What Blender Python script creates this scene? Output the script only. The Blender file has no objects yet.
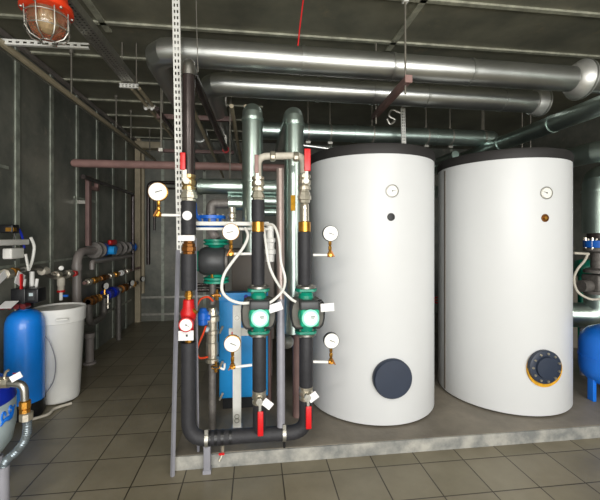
import bpy, bmesh, math, random
from mathutils import Vector, Matrix, Quaternion
random.seed(7)
SC = bpy.context.scene
COL = SC.collection
PI = math.pi
TH = math.radians(7.1); CT, ST = math.cos(TH), math.sin(TH)
F = 360.0; HZ = 236.0; EYE = 1.5
H = 3.2                                   # ceiling height
WX, WXR, WY, WF = -2.09, 4.6, 6.62, -4.2      # left wall, right wall, back wall, front wall

# ------------------------------------------------------------------ measuring helpers (real positions on known planes)
def atZ(px, py, Z):
    u = (px-300)/F
    return Vector((Z*(ST+u*CT), Z*(CT-u*ST), EYE+Z*(HZ-py)/F))
def atY(px, py, Y):
    u = (px-300)/F
    return atZ(px, py, Y/(CT-u*ST))
def atX(px, py, X):
    u = (px-300)/F
    return atZ(px, py, X/(ST+u*CT))
def atH(px, py, z):
    return atZ(px, py, (z-EYE)*F/(HZ-py))

# ------------------------------------------------------------------ materials
def lin(c):
    return tuple((v/255/12.92 if v/255 <= .04045 else ((v/255+.055)/1.055)**2.4) for v in c)
def mat(name, rgb, rough=.5, metal=0, noise=0, nscale=8, bump=0, bscale=60, spec=.5, coat=0, rgb2=None, emis=0, stretch=None, rvar=0):
    m = bpy.data.materials.new(name); m.use_nodes = True
    nt = m.node_tree; b = nt.nodes['Principled BSDF']
    c = lin(rgb)
    b.inputs['Base Color'].default_value = (*c, 1)
    b.inputs['Roughness'].default_value = rough
    b.inputs['Metallic'].default_value = metal
    b.inputs['Specular IOR Level'].default_value = spec
    if coat: b.inputs['Coat Weight'].default_value = coat
    if emis:
        b.inputs['Emission Color'].default_value = (*c, 1); b.inputs['Emission Strength'].default_value = emis
    tc = nt.nodes.new('ShaderNodeTexCoord'); mp = nt.nodes.new('ShaderNodeMapping')
    nt.links.new(tc.outputs['Object'], mp.inputs['Vector'])
    if stretch: mp.inputs['Scale'].default_value = stretch
    if noise or rgb2 or rvar:
        n = nt.nodes.new('ShaderNodeTexNoise'); n.inputs['Scale'].default_value = nscale
        n.inputs['Detail'].default_value = 5; n.inputs['Roughness'].default_value = .6
        nt.links.new(mp.outputs[0], n.inputs['Vector'])
        r = nt.nodes.new('ShaderNodeValToRGB')
        c2 = lin(rgb2) if rgb2 else tuple(min(1, v*(1+noise)) for v in c)
        c1 = c if rgb2 else tuple(v*(1-noise) for v in c)
        r.color_ramp.elements[0].position = .35; r.color_ramp.elements[0].color = (*c1, 1)
        r.color_ramp.elements[1].position = .65; r.color_ramp.elements[1].color = (*c2, 1)
        nt.links.new(n.outputs['Fac'], r.inputs['Fac'])
        nt.links.new(r.outputs['Color'], b.inputs['Base Color'])
        if rvar:
            mr = nt.nodes.new('ShaderNodeMapRange')
            mr.inputs['To Min'].default_value = rough-rvar; mr.inputs['To Max'].default_value = rough+rvar
            nt.links.new(n.outputs['Fac'], mr.inputs['Value']); nt.links.new(mr.outputs[0], b.inputs['Roughness'])
    if bump:
        n = nt.nodes.new('ShaderNodeTexNoise'); n.inputs['Scale'].default_value = bscale; n.inputs['Detail'].default_value = 4
        nt.links.new(mp.outputs[0], n.inputs['Vector'])
        bp = nt.nodes.new('ShaderNodeBump'); bp.inputs['Strength'].default_value = bump; bp.inputs['Distance'].default_value = .01
        nt.links.new(n.outputs['Fac'], bp.inputs['Height']); nt.links.new(bp.outputs[0], b.inputs['Normal'])
    return m

GALV = mat('galvanised_sheet', (182,184,181), .32, .92, .08, 3, rvar=.05)
GALVD = mat('galvanised_sheet_teal', (180,196,190), .32, .94, .1, 3, rvar=.05)
COLLARM = mat('lit_sheet_collar', (214,214,210), .42, .7, .06, 5)  # paler than the duct sheet: the collars' lit faces put into the colour
STEEL = mat('steel', (150,148,142), .35, .9, .15, 12)
ZINC = mat('zinc_plated', (170,168,160), .4, .8, .12, 20)
RODM = mat('zinc_rod', (132,128,118), .5, .5, .1, 20)
NICKEL = mat('nickel_fitting', (205,198,182), .28, .85, .1, 30)
BRASS = mat('brass', (196,142,62), .28, .9, .18, 25)
BRASSN = mat('pale_brass', (196,172,124), .3, .85, .12, 25)
BRONZE = mat('bronze', (130,84,40), .4, .8, .2, 25)
CAST = mat('cast_iron_grey', (112,108,104), .55, .4, .2, 30, .3, 90)
FOAM = mat('black_foam_insulation', (40,40,44), .62, 0, .18, 14, .25, 60)
RUBBER = mat('black_rubber', (26,26,28), .55, 0, .15, 20)
BLKPL = mat('black_plastic', (24,25,28), .38, 0, .1, 20)
DKGREY = mat('dark_grey_plastic', (58,60,62), .45, 0, .1, 20)
SHELL = mat('taupe_insulation_shell', (88,86,80), .6, 0, .12, 20, .2, 80)
WHITE = mat('white_enamel', (232,232,228), .35, 0, .02, 4)
TANKW = mat('white_foil_jacket', (217,219,220), .42, 0, .012, 3, .02, 5)
LIDM = mat('black_lid', (42,40,40), .6, 0, .1, 10)
BARREL = mat('white_polyethylene', (226,226,222), .5, 0, .03, 4)
WPAINT = mat('white_painted_steel', (222,222,216), .45, .0, .05, 12)
WHOSE = mat('white_hose', (226,226,220), .45, 0, .02, 10)
PAPER = mat('white_paper_tag', (232,232,232), .8, 0, .02, 10)
RED = mat('red_plastic', (206,20,26), .35, 0, .06, 15)
REDCAST = mat('red_painted_casting', (196,22,24), .4, 0, .1, 20)
MAROON = mat('maroon_plastic', (96,22,28), .4, 0, .1, 15)
ORANGE = mat('orange_red_enamel', (236,66,30), .35, 0, .06, 15)
ORHOSE = mat('orange_cable', (220,70,30), .45, 0, .04, 10)
BLUE = mat('blue_vessel_fibreglass', (14,126,226), .35, 0, .06, 6, coat=.3)
BLUET = mat('blue_painted_steel', (18,112,216), .32, 0, .06, 8, coat=.3)
BLUEB = mat('blue_cabinet_enamel', (34,156,232), .42, 0, .05, 5)
BLUEV = mat('blue_valve_enamel', (24,100,200), .4, 0, .12, 20)
BLUED = mat('deep_blue_cap', (20,44,170), .4, 0, .08, 8)
PALEB = mat('pale_blue_white_shell', (186,202,206), .45, 0, .04, 6)
GREEN = mat('teal_green_pump_enamel', (8,138,112), .38, 0, .1, 15)
GREENP = mat('green_plastic', (20,168,130), .35, 0, .05, 15)
DIALG = mat('mint_dial', (150,232,206), .3, 0, .02, 10)
DIALM = mat('mint_white_dial', (232,246,240), .3, 0, .02, 10)
DIALW = mat('white_dial', (236,236,230), .35, 0, .02, 10)
PVC = mat('grey_pvc', (134,127,123), .38, 0, .06, 10)
GPIPE = mat('grey_primed_pipe', (142,142,150), .4, .1, .08, 10)
PINK = mat('brown_pink_primer', (150,118,112), .5, .0, .12, 8)
GBROWN = mat('brown_grey_metal_primer', (150,136,130), .32, .45, .1, 8)
PINKD = mat('brown_primer', (112,88,84), .55, .0, .14, 8)
DARKP = mat('dark_painted_pipe', (62,54,53), .24, .4, .2, 10)
BEIGE = mat('beige_paint', (178,166,140), .5, 0, .1, 10)
CREAM = mat('cream_wrap', (196,190,176), .55, 0, .1, 18, .3, 60)
FLEX = mat('corrugated_flex_grey', (128,138,144), .35, .6, .1, 20)
YELLOW = mat('yellow_foam', (214,158,30), .8, 0, .2, 30, .4, 60)
NAVY = mat('dark_blue_grey_cap', (38,48,66), .5, 0, .05, 10)
CONC = mat('platform_concrete', (100,94,84), .5, 0, 0, 2.4, .25, 40, rgb2=(128,121,109))
CONCE = mat('platform_edge_concrete', (116,118,116), .8, 0, 0, 7, .3, 40, rgb2=(170,168,160))
GLASSA = mat('amber_glass', (214,190,150), .12, 0, .05, 8)
GLASSA.node_tree.nodes['Principled BSDF'].inputs['Transmission Weight'].default_value = .85
SEAM = mat('weld_strip', (176,176,158), .5, .3, .3, 9, rgb2=None)
SEAMG = mat('wall_strip', (158,164,152), .5, .3, .35, 6)
GREYBOX = mat('grey_brown_cabinet', (112,104,96), .5, 0, .06, 6)
BLACK = mat('ink_black', (18,18,20), .5)
BULB = mat('frosted_bulb', (250,240,225), .3, 0)

def wall_mat(name, a, b, worn):
    m = bpy.data.materials.new(name); m.use_nodes = True
    nt = m.node_tree; bs = nt.nodes['Principled BSDF']; L = nt.links.new
    tc = nt.nodes.new('ShaderNodeTexCoord')
    n1 = nt.nodes.new('ShaderNodeTexNoise'); n1.inputs['Scale'].default_value = 2.1; n1.inputs['Detail'].default_value = 6; n1.inputs['Roughness'].default_value = .62
    L(tc.outputs['Object'], n1.inputs['Vector'])
    r = nt.nodes.new('ShaderNodeValToRGB')
    r.color_ramp.elements[0].position = .36; r.color_ramp.elements[0].color = (*lin(a), 1)
    r.color_ramp.elements[1].position = .66; r.color_ramp.elements[1].color = (*lin(b), 1)
    L(n1.outputs['Fac'], r.inputs['Fac'])
    n2 = nt.nodes.new('ShaderNodeTexNoise'); n2.inputs['Scale'].default_value = 5; n2.inputs['Detail'].default_value = 8; n2.inputs['Roughness'].default_value = .75
    L(tc.outputs['Object'], n2.inputs['Vector'])
    r2 = nt.nodes.new('ShaderNodeValToRGB')
    r2.color_ramp.elements[0].position = .58; r2.color_ramp.elements[0].color = (0, 0, 0, 1)
    r2.color_ramp.elements[1].position = .74; r2.color_ramp.elements[1].color = (.6, .6, .6, 1)
    L(n2.outputs['Fac'], r2.inputs['Fac'])
    mx = nt.nodes.new('ShaderNodeMixRGB'); mx.inputs['Color2'].default_value = (*lin(worn), 1)
    L(r2.outputs['Color'], mx.inputs['Fac']); L(r.outputs['Color'], mx.inputs['Color1'])
    L(mx.outputs['Color'], bs.inputs['Base Color'])
    bs.inputs['Roughness'].default_value = .42; bs.inputs['Metallic'].default_value = .1
    bp = nt.nodes.new('ShaderNodeBump'); bp.inputs['Strength'].default_value = .12
    L(n1.outputs['Fac'], bp.inputs['Height']); L(bp.outputs[0], bs.inputs['Normal'])
    return m
WALLM = wall_mat('dark_steel_wall_panel', (92,96,90), (134,134,124), (170,160,142))
CEILM = wall_mat('dark_steel_ceiling_panel', (104,104,92), (134,132,115), (166,152,118))

def floor_mat():
    m = bpy.data.materials.new('olive_grey_floor_tile'); m.use_nodes = True
    nt = m.node_tree; bs = nt.nodes['Principled BSDF']; L = nt.links.new
    tc = nt.nodes.new('ShaderNodeTexCoord'); mp = nt.nodes.new('ShaderNodeMapping')
    T = .3035
    mp.inputs['Location'].default_value = (-(.17 % T), -(1.955 % T), 0)
    L(tc.outputs['Object'], mp.inputs['Vector'])
    br = nt.nodes.new('ShaderNodeTexBrick'); br.offset = 0; br.squash = 1
    for k, v in (('Scale', 1), ('Mortar Size', .0042), ('Mortar Smooth', .2), ('Brick Width', T), ('Row Height', T), ('Bias', 0)):
        br.inputs[k].default_value = v
    br.inputs['Color1'].default_value = (*lin((124,118,100)), 1); br.inputs['Color2'].default_value = (*lin((137,130,112)), 1)
    br.inputs['Mortar'].default_value = (*lin((58,52,42)), 1)
    L(mp.outputs[0], br.inputs['Vector'])
    n = nt.nodes.new('ShaderNodeTexNoise'); n.inputs['Scale'].default_value = 2.2; n.inputs['Detail'].default_value = 7; n.inputs['Roughness'].default_value = .65
    L(tc.outputs['Object'], n.inputs['Vector'])
    r = nt.nodes.new('ShaderNodeValToRGB')
    r.color_ramp.elements[0].position = .3; r.color_ramp.elements[0].color = (.74, .72, .68, 1)
    r.color_ramp.elements[1].position = .7; r.color_ramp.elements[1].color = (1.1, 1.1, 1.1, 1)
    L(n.outputs['Fac'], r.inputs['Fac'])
    mx = nt.nodes.new('ShaderNodeMixRGB'); mx.blend_type = 'MULTIPLY'; mx.inputs['Fac'].default_value = 1
    L(br.outputs['Color'], mx.inputs['Color1']); L(r.outputs['Color'], mx.inputs['Color2'])
    L(mx.outputs['Color'], bs.inputs['Base Color'])
    mr = nt.nodes.new('ShaderNodeMapRange'); mr.inputs['To Min'].default_value = .28; mr.inputs['To Max'].default_value = .5
    L(n.outputs['Fac'], mr.inputs['Value']); L(mr.outputs[0], bs.inputs['Roughness'])
    bp = nt.nodes.new('ShaderNodeBump'); bp.inputs['Strength'].default_value = .3; bp.inputs['Distance'].default_value = .003; bp.invert = True
    L(br.outputs['Fac'], bp.inputs['Height']); L(bp.outputs[0], bs.inputs['Normal'])
    return m
FLOORM = floor_mat()

# ------------------------------------------------------------------ mesh helpers
def V(*a): return Vector(a)
def frame(d):
    d = d.normalized()
    a = V(0, 0, 1) if abs(d.z) < .9 else V(1, 0, 0)
    x = d.cross(a).normalized(); return x, d.cross(x).normalized()
def fillet(pts, rad, n=6):
    pts = [Vector(p) for p in pts]; out = [pts[0]]
    for i in range(1, len(pts)-1):
        a, b, c = pts[i-1], pts[i], pts[i+1]
        d1 = (a-b).normalized(); d2 = (c-b).normalized()
        r = min(rad, (a-b).length*.49, (c-b).length*.49)
        p, q = b+d1*r, b+d2*r
        for k in range(n+1):
            t = k/n
            out.append(p*(1-t)**2 + b*2*t*(1-t) + q*t*t)
    out.append(pts[-1]); return out
def smooth(pts, n=6):
    P = [Vector(p) for p in pts]; P = [P[0]*2-P[1]]+P+[P[-1]*2-P[-2]]; out = []
    for i in range(1, len(P)-2):
        for k in range(n):
            t = k/n; p0, p1, p2, p3 = P[i-1:i+3]
            out.append(.5*((2*p1)+(p2-p0)*t+(2*p0-5*p1+4*p2-p3)*t*t+(3*p1-p0-3*p2+p3)*t**3))
    out.append(P[-2]); return out

class MB:
    def __init__(s): s.bm = bmesh.new()
    def box(s, c, size, rot=None, bev=0):
        r = bmesh.ops.create_cube(s.bm, size=1)
        vs = r['verts']
        M = Matrix.Translation(Vector(c)) @ (rot.to_4x4() if rot else Matrix.Identity(4)) @ Matrix.Diagonal((*size, 1))
        bmesh.ops.transform(s.bm, matrix=M, verts=vs)
        if bev:
            es = list({e for v in vs for e in v.link_edges})
            bmesh.ops.bevel(s.bm, geom=es, offset=bev, segments=3, affect='EDGES', profile=.5)
        return s
    def lathe(s, prof, o, d, seg=24, caps=True):
        """prof: (radius, distance along d) from o"""
        o = Vector(o); d = Vector(d).normalized(); x, y = frame(d); rings = []
        for r, h in prof:
            if r < 1e-6: rings.append([s.bm.verts.new(o+d*h)])
            else: rings.append([s.bm.verts.new(o+d*h+(x*math.cos(a)+y*math.sin(a))*r) for a in [2*PI*k/seg for k in range(seg)]])
        for A, B in zip(rings, rings[1:]):
            for k in range(seg):
                k2 = (k+1) % seg
                if len(A) == 1 and len(B) == 1: continue
                if len(A) == 1: s.bm.faces.new((A[0], B[k], B[k2]))
                elif len(B) == 1: s.bm.faces.new((A[k], B[0], A[k2]))
                else: s.bm.faces.new((A[k], B[k], B[k2], A[k2]))
        if caps:
            for R in (rings[0], rings[-1]):
                if len(R) > 2: s.bm.faces.new(R)
        return s
    def cyl(s, a, b, r, seg=20, r2=None):
        a, b = Vector(a), Vector(b)
        return s.lathe([(r, 0), (r if r2 is None else r2, (b-a).length)], a, b-a, seg)
    def tube(s, pts, r, seg=12, caps=True, rf=None):
        pts = [Vector(p) for p in pts]; n = len(pts)
        pp = [pts[0]]
        for p in pts[1:]:
            if (p-pp[-1]).length > 1e-5: pp.append(p)
        pts = pp; n = len(pts)
        tan = []
        for i in range(n):
            a = pts[max(0, i-1)]; b = pts[min(n-1, i+1)]
            if 0 < i < n-1: t = (pts[i]-a).normalized()+(b-pts[i]).normalized()
            else: t = b-a
            tan.append(t.normalized())
        x, y = frame(tan[0]); rings = []
        for i in range(n):
            if i:
                q = tan[i-1].rotation_difference(tan[i]); x = q @ x; y = q @ y
            rr = rf(i/(n-1)) if rf else r
            if 0 < i < n-1:
                c = max(.5, (pts[i]-pts[i-1]).normalized().dot(tan[i]))
            else: c = 1
            rings.append([s.bm.verts.new(pts[i]+(x*math.cos(a)+y*math.sin(a))*rr) for a in [2*PI*k/seg for k in range(seg)]])
        for A, B in zip(rings, rings[1:]):
            for k in range(seg):
                s.bm.faces.new((A[k], B[k], B[(k+1) % seg], A[(k+1) % seg]))
        if caps:
            s.bm.faces.new(rings[0]); s.bm.faces.new(rings[-1])
        return s
    def ring(s, c, d, r_in, r_out, w, seg=28):
        c = Vector(c); d = Vector(d).normalized()
        return s.lathe([(r_in, 0), (r_out, 0), (r_out, w), (r_in, w), (r_in, 0)], c-d*w/2, d, seg, caps=False)
    def bolts(s, c, d, R, n, r=.006, h=.012, ph=0):
        c = Vector(c); d = Vector(d).normalized(); x, y = frame(d)
        for k in range(n):
            a = ph+2*PI*k/n
            p = c+(x*math.cos(a)+y*math.sin(a))*R
            s.lathe([(r, 0), (r, h)], p, d, 6)
        return s
    @staticmethod
    def bolt_parts(parent, m, c, d, R, n, r=.006, h=.012, ph=0, name='bolt'):
        c = Vector(c); d = Vector(d).normalized(); x, y = frame(d)
        for k in range(n):
            a = ph+2*PI*k/n
            MB().lathe([(r, 0), (r, h*.8), (r*.8, h)], c+(x*math.cos(a)+y*math.sin(a))*R, d, 6).build(name, m, parent)
    def prism(s, poly, o, ax, ay, depth):
        o, ax, ay = Vector(o), Vector(ax), Vector(ay); n = ax.cross(ay).normalized()*depth
        A = [s.bm.verts.new(o+ax*p[0]+ay*p[1]) for p in poly]; B = [s.bm.verts.new(v.co+n) for v in A]
        s.bm.faces.new(A); s.bm.faces.new(B[::-1])
        for k in range(len(A)): s.bm.faces.new((A[k], B[k], B[(k+1) % len(A)], A[(k+1) % len(A)]))
        return s
    def build(s, name, m, parent=None, label=None, ang=35):
        bmesh.ops.recalc_face_normals(s.bm, faces=s.bm.faces)
        me = bpy.data.meshes.new(name)
        loc = V(0, 0, 0)
        if parent is None and s.bm.verts:
            xs = [v.co for v in s.bm.verts]
            mn = [min(v[i] for v in xs) for i in range(3)]; mxx = [max(v[i] for v in xs) for i in range(3)]
            loc = V((mn[0]+mxx[0])/2, (mn[1]+mxx[1])/2, mn[2])
            # anchor at the base; surface textures stay in metres
            bmesh.ops.translate(s.bm, verts=s.bm.verts, vec=-loc)
        elif parent is not None:
            bmesh.ops.translate(s.bm, verts=s.bm.verts, vec=-world_loc(parent))
        s.bm.to_mesh(me); s.bm.free()
        me.polygons.foreach_set('use_smooth', [True]*len(me.polygons))
        me.set_sharp_from_angle(angle=math.radians(ang))
        me.materials.append(m)
        o = bpy.data.objects.new(name, me); COL.objects.link(o)
        if parent is None: o.location = loc
        else: o.parent = parent
        if label: o['label'] = label
        return o
def world_loc(o):
    l = Vector(o.location)
    while o.parent: o = o.parent; l += o.location
    return l
def thing(name, label, cat, loc, group=None):
    o = bpy.data.objects.new(name, None); COL.objects.link(o)
    o.location = Vector(loc); o.empty_display_size = .05
    return tag(o, label, cat, group)
def tag(o, label, cat, group=None):
    o['label'] = label; o['category'] = cat
    if group: o['group'] = group
    return o
def struct(o): o['kind'] = 'structure'; return o

# ================================================================== SETTING
def slab(name, c, size, m):
    o = MB().box(c, size).build(name, m)
    # keep object coordinates equal to world coordinates for the patterns
    me = o.data; me.transform(Matrix.Translation(o.location)); o.location = (0, 0, 0)
    return struct(o)
XM = (WX+WXR)/2; XW = WXR-WX; YM = (WY+WF)/2; YW = WY-WF
slab('floor', (XM, YM, -.05), (XW+.4, YW+.4, .1), FLOORM)
slab('ceiling', (XM, YM, H+.05), (XW+.4, YW+.4, .1), CEILM)
slab('wall_left', (WX-.05, YM, H/2), (.1, YW, H), WALLM)
slab('wall_right', (WXR+.05, YM, H/2), (.1, YW, H), WALLM)
slab('wall_back', (XM, WY+.05, H/2), (XW+.4, .1, H), WALLM)
# front wall behind the viewer; assumed doorway, sized and placed to light the room
DX0, DX1, DH = -1.9, 3.6, 2.85
fw = MB().box(((WX+DX0)/2-.1, WF-.05, H/2), (DX0-WX+.2, .1, H)).box(((WXR+DX1)/2+.1, WF-.05, H/2), (WXR-DX1+.2, .1, H)).box(((DX0+DX1)/2, WF-.05, (H+DH)/2), (DX1-DX0, .1, H-DH)).build('wall_front', WALLM)
struct(fw)
n_trim = 0
def trim(mb, m=SEAMG):
    global n_trim; n_trim += 1
    return struct(mb.build('trim_%d' % n_trim, m))
# upright joint strips on the left wall
Y = 2.92-.5425*5
while Y < WY-.2:
    trim(MB().box((WX+.006, Y, H/2), (.012, .055, H))); Y += .5425
# cross strips on the left wall and base strip
trim(MB().box((WX+.004, 2.9, 2.08), (.008, .9, .025)))
trim(MB().box((WX+.004, 4.75, 1.95), (.008, .55, .025)))
trim(MB().box((WX+.004, 3.9, 1.24), (.008, 2.0, .022)))
trim(MB().box((WX+.006, 5.2, .42), (.012, 2.4, .03)), ZINC)
# back wall strips
for x in (-1.62, -.9, -.2, .6, 1.4, 2.2, 3.0, 3.8):
    trim(MB().box((x, WY-.006, H/2), (.05, .012, H)))
trim(MB().box((-1.3, WY-.008, .42), (1.5, .016, .035)), ZINC)
trim(MB().box((-1.3, WY-.008, .12), (1.5, .016, .035)), ZINC)
trim(MB().box((-2.03, WY-.03, H/2), (.09, .06, H)), BEIGE)
# ceiling joint bars (run across the room)
for k in range(-8, 8):
    Yc = 3.03+.575*k
    if WF+.1 < Yc < WY-.05:
        if Yc < 3.4: trim(MB().box((XM, Yc, H-.008), (XW, .035, .016)), SEAM)
        else: trim(MB().box(((WX+.1)/2, Yc, H-.008), (.1-WX, .035, .016)), SEAM)
for xx in (1.2, -1.2):
    trim(MB().box((xx, 1.2, H-.008), (.05, 3.9, .016)), SEAM)
trim(MB().box((WX+.03, YM, H-.03), (.035, YW-.02, .035)), PVC)

# low concrete plinth
PLZ = .09
pl = thing('concrete_plinth', 'long low grey concrete plinth carrying the two white tanks', 'plinth', (1.55, 3.4, 0))
MB().box((-.52+2.35, 2.39+1.3, (PLZ)/2), (4.7, 2.6, PLZ), bev=.006).build('slab', CONC, pl)
MB().box((-.52+2.35, 2.384, PLZ/2-.001), (4.7, .012, PLZ-.004)).build('front_face', CONCE, pl, 'pale rough concrete edge')

# ================================================================== WATER TANKS
def dial_thermo(name, label, c, d, r, cat='thermometer', group=None, rim=ZINC, face=DIALW, ang=.9):
    d = Vector(d).normalized(); c = Vector(c); x = V(0, 0, 1).cross(d).normalized(); z = d.cross(x)
    t = thing(name, label, cat, c, group)
    MB().lathe([(r, -.03), (r, .012), (r*.86, .014), (r*.86, .006)], c, d, 28).build('case', rim, t)
    MB().lathe([(r*.86, .006), (r*.86, .009)], c, d, 28).build('dial', face, t)
    v = (x*math.cos(ang)+z*math.sin(ang))
    w = d.cross(v)
    n = MB(); n.prism([(-.1, -.04), (.62, -.015), (.62, .015), (-.1, .04)], c+d*.0095, v*r, w*r, .0015)
    n.lathe([(r*.1, .0), (r*.1, .003)], c+d*.0095, d, 12)
    for k in range(11):
        a = -2.2+k*.44; q = (z*math.cos(a)+x*math.sin(a))
        n.box(c+d*.0098+q*r*.72, (r*.04, r*.04, .001), rot=Matrix((x, z, d)).transposed())
    n.build('needle', BLACK, t)
    return t
def tank(c, label, seam_deg):
    x, y = c; R = .535; zt = 2.12
    t = thing('hot_water_tank', label, 'water tank', (x, y, PLZ), 'white insulated hot water tanks')
    MB().lathe([(R-.02, PLZ+.012), (R-.004, PLZ+.014), (R, PLZ+.02), (R, zt), (R-.01, zt+.001)], (x, y, 0), (0, 0, 1), 96).build('jacket', TANKW, t)
    MB().lathe([(R+.006, zt-.012), (R+.008, zt+.045), (R-.002, zt+.066), (R-.06, zt+.078), (0, zt+.086)], (x, y, 0), (0, 0, 1), 96).build('lid', LIDM, t, 'black flat lid')
    MB().lathe([(R-.03, PLZ), (R-.03, PLZ+.013)], (x, y, 0), (0, 0, 1), 64).build('base_ring', BLACK, t, 'black recessed base ring')
    # jacket closing seam on the side away from the door
    a = math.radians(seam_deg)
    MB().box((x+math.cos(a)*(R+.001), y+math.sin(a)*(R+.001), (PLZ+zt)/2), (.006, .022, zt-PLZ-.06), rot=Matrix.Rotation(a, 3, 'Z')).build('closing_seam', GREYBOX, t, 'grey zip strip')
    return t
T1, T2 = (1.004, 3.080), (2.241, 3.065)
t1 = tank(T1, 'white cylindrical tank with plain dark round cap, nearest the pump pipes', 60)
t2 = tank(T2, 'white cylindrical tank with bolted round flange, beside the blue expansion vessel', 179)
def on_tank(c, px, py, R=.535):
    u = (px-300)/F; D = V(ST+u*CT, CT-u*ST, (HZ-py)/F); o = V(0, 0, EYE)
    ax, ay = D.x, D.y; bx, by = -c[0], -c[1]
    A = ax*ax+ay*ay; B = 2*(ax*bx+ay*by); Cc = bx*bx+by*by-R*R
    tt = (-B-math.sqrt(B*B-4*A*Cc))/(2*A); p = o+D*tt
    n = V(p.x-c[0], p.y-c[1], 0).normalized(); return p, n
p, n = on_tank(T1, 392, 191)
dial_thermo('dial_thermometer', 'round white dial thermometer on the tank with plain dark cap', p, n, .047, group='tank dial thermometers', ang=.2)
p, n = on_tank(T2, 546, 193)
dial_thermo('dial_thermometer', 'round white dial thermometer on the tank with bolted flange', p, n, .048, group='tank dial thermometers', ang=2.8)
p, n = on_tank(T1, 391, 217)
MB().lathe([(.029, -.02), (.029, .004), (.02, .006), (.0, .007)], p, n, 24).build('sensor_port', BLACK, t1, 'black sensor socket')
p, n = on_tank(T2, 545, 218)
MB().lathe([(.031, -.02), (.031, .004), (.022, .005), (.022, 0), (0, 0)], p, n, 24).build('sensor_port', BRONZE, t2, 'brown sensor socket')
MB().lathe([(.014, 0), (.014, .012), (0, .013)], p-n*.001, n, 6).build('sensor_plug', BRASS, t2, 'brass plug')
# inspection caps
p, n = on_tank(T1, 392, 378)
MB().lathe([(.142, -.05), (.146, .0), (.146, .022), (.138, .034), (0, .036)], p, n, 48).build('inspection_cap', NAVY, t1, 'dark blue round cap')
p, n = on_tank(T2, 543, 366)
MB().lathe([(.135, -.05), (.14, .008), (0, .01)], p+V(.012, 0, -.022)+n*.0, n, 40).build('insulation_ring', YELLOW, t2, 'yellow insulation around the flange')
fl = MB().lathe([(.128, .0), (.128, .03), (.122, .034), (.085, .034), (.08, .05), (.03, .054), (0, .054)], p, n, 40).build('flange_cover', NAVY, t2, 'dark bolted flange')
MB.bolt_parts(fl, NICKEL, p+n*.033, n, .106, 11, .0095, .012)

# ================================================================== MANIFOLD
MY = 2.33
def rz(px): return MY/(CT-(px-300)/F*ST)
X1 = atY(188.6, 236, MY).x; X2 = atY(259.3, 236, MY).x; X3 = atY(306, 236, MY).x
X2T = atY(258, 236, MY).x; X3T = atY(304.5, 236, MY).x
def z1(py, px=189): return EYE+(HZ-py)/F*rz(px)
def k(px): return rz(px)/F
ZB = .222
def seg(mb, X, px, ya, yb, rpx, segn=20):
    return mb.cyl((X, MY, z1(ya, px)), (X, MY, z1(yb, px)), rpx*k(px), segn)

# bottom collector
R0 = .045
m = MB()
m.tube(fillet([(X1, MY, z1(342)), (X1, MY, ZB), (X3, MY, ZB), (X3, MY, z1(399, 306))], .12, 8), R0, 24)
m.cyl((X2, MY, ZB+.02), (X2, MY, z1(402, 258.5)), .042, 20)
cp = thing('collector_pipe', 'thick black foam-wrapped U-shaped pipe along the plinth edge', 'pipe', (X2, MY, ZB-.047))
m.build('insulated_pipe', FOAM, cp)
m = MB()
for x in (X1+.13, X1+.17, X1+.21, X1+.26): m.ring((x, MY, ZB), (1, 0, 0), R0-.001, R0+.0025, .018)
m.build('wrapping_tape', BLKPL, cp, 'shiny black tape winding')
for px, dz in ((207, 0), (284, 0)):
    x = atY(px, 440, MY).x
    t = thing('pipe_clamp', 'steel clamp on narrow grey foot under the collector pipe' if px == 207 else 'steel clamp around collector pipe below the grey upright pipe', 'clamp', (x, MY, ZB), 'clamps on the collector pipe')
    MB().ring((x, MY, ZB), (1, 0, 0), R0, R0+.006, .022).box((x, MY-.03, ZB+.055), (.022, .012, .03)).build('band', ZINC, t)
    if px == 284: MB().cyl((x, MY-.02, ZB-R0-.004), (x, MY-.02, .14), .008, 8).build('drain_nipple', BLACK, t)
fx = atY(207, 440, MY).x
tag(MB().box((fx, 2.345, .1325-.03), (.042, .05, .135-.06+.09), bev=.003).box((fx, 2.345, .012), (.05, .055, .024)).build('floor_support', GPIPE), 'short grey steel foot bar on the floor before plinth edge', 'support')
# small drain cock under the collector
dx = atY(223, 445, MY).x
t = thing('drain_cock', 'small nickel drain cock hanging below the collector pipe', 'valve', (dx, MY-.02, .1))
MB().cyl((dx, MY-.03, ZB-.035), (dx, MY-.03, .135), .011, 10).cyl((dx, MY-.03, .135), (dx-.02, MY-.04, .098), .008, 10).build('body', NICKEL, t)
MB().box((dx-.005, MY-.045, .142), (.035, .008, .012)).build('lever', RED, t)

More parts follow.
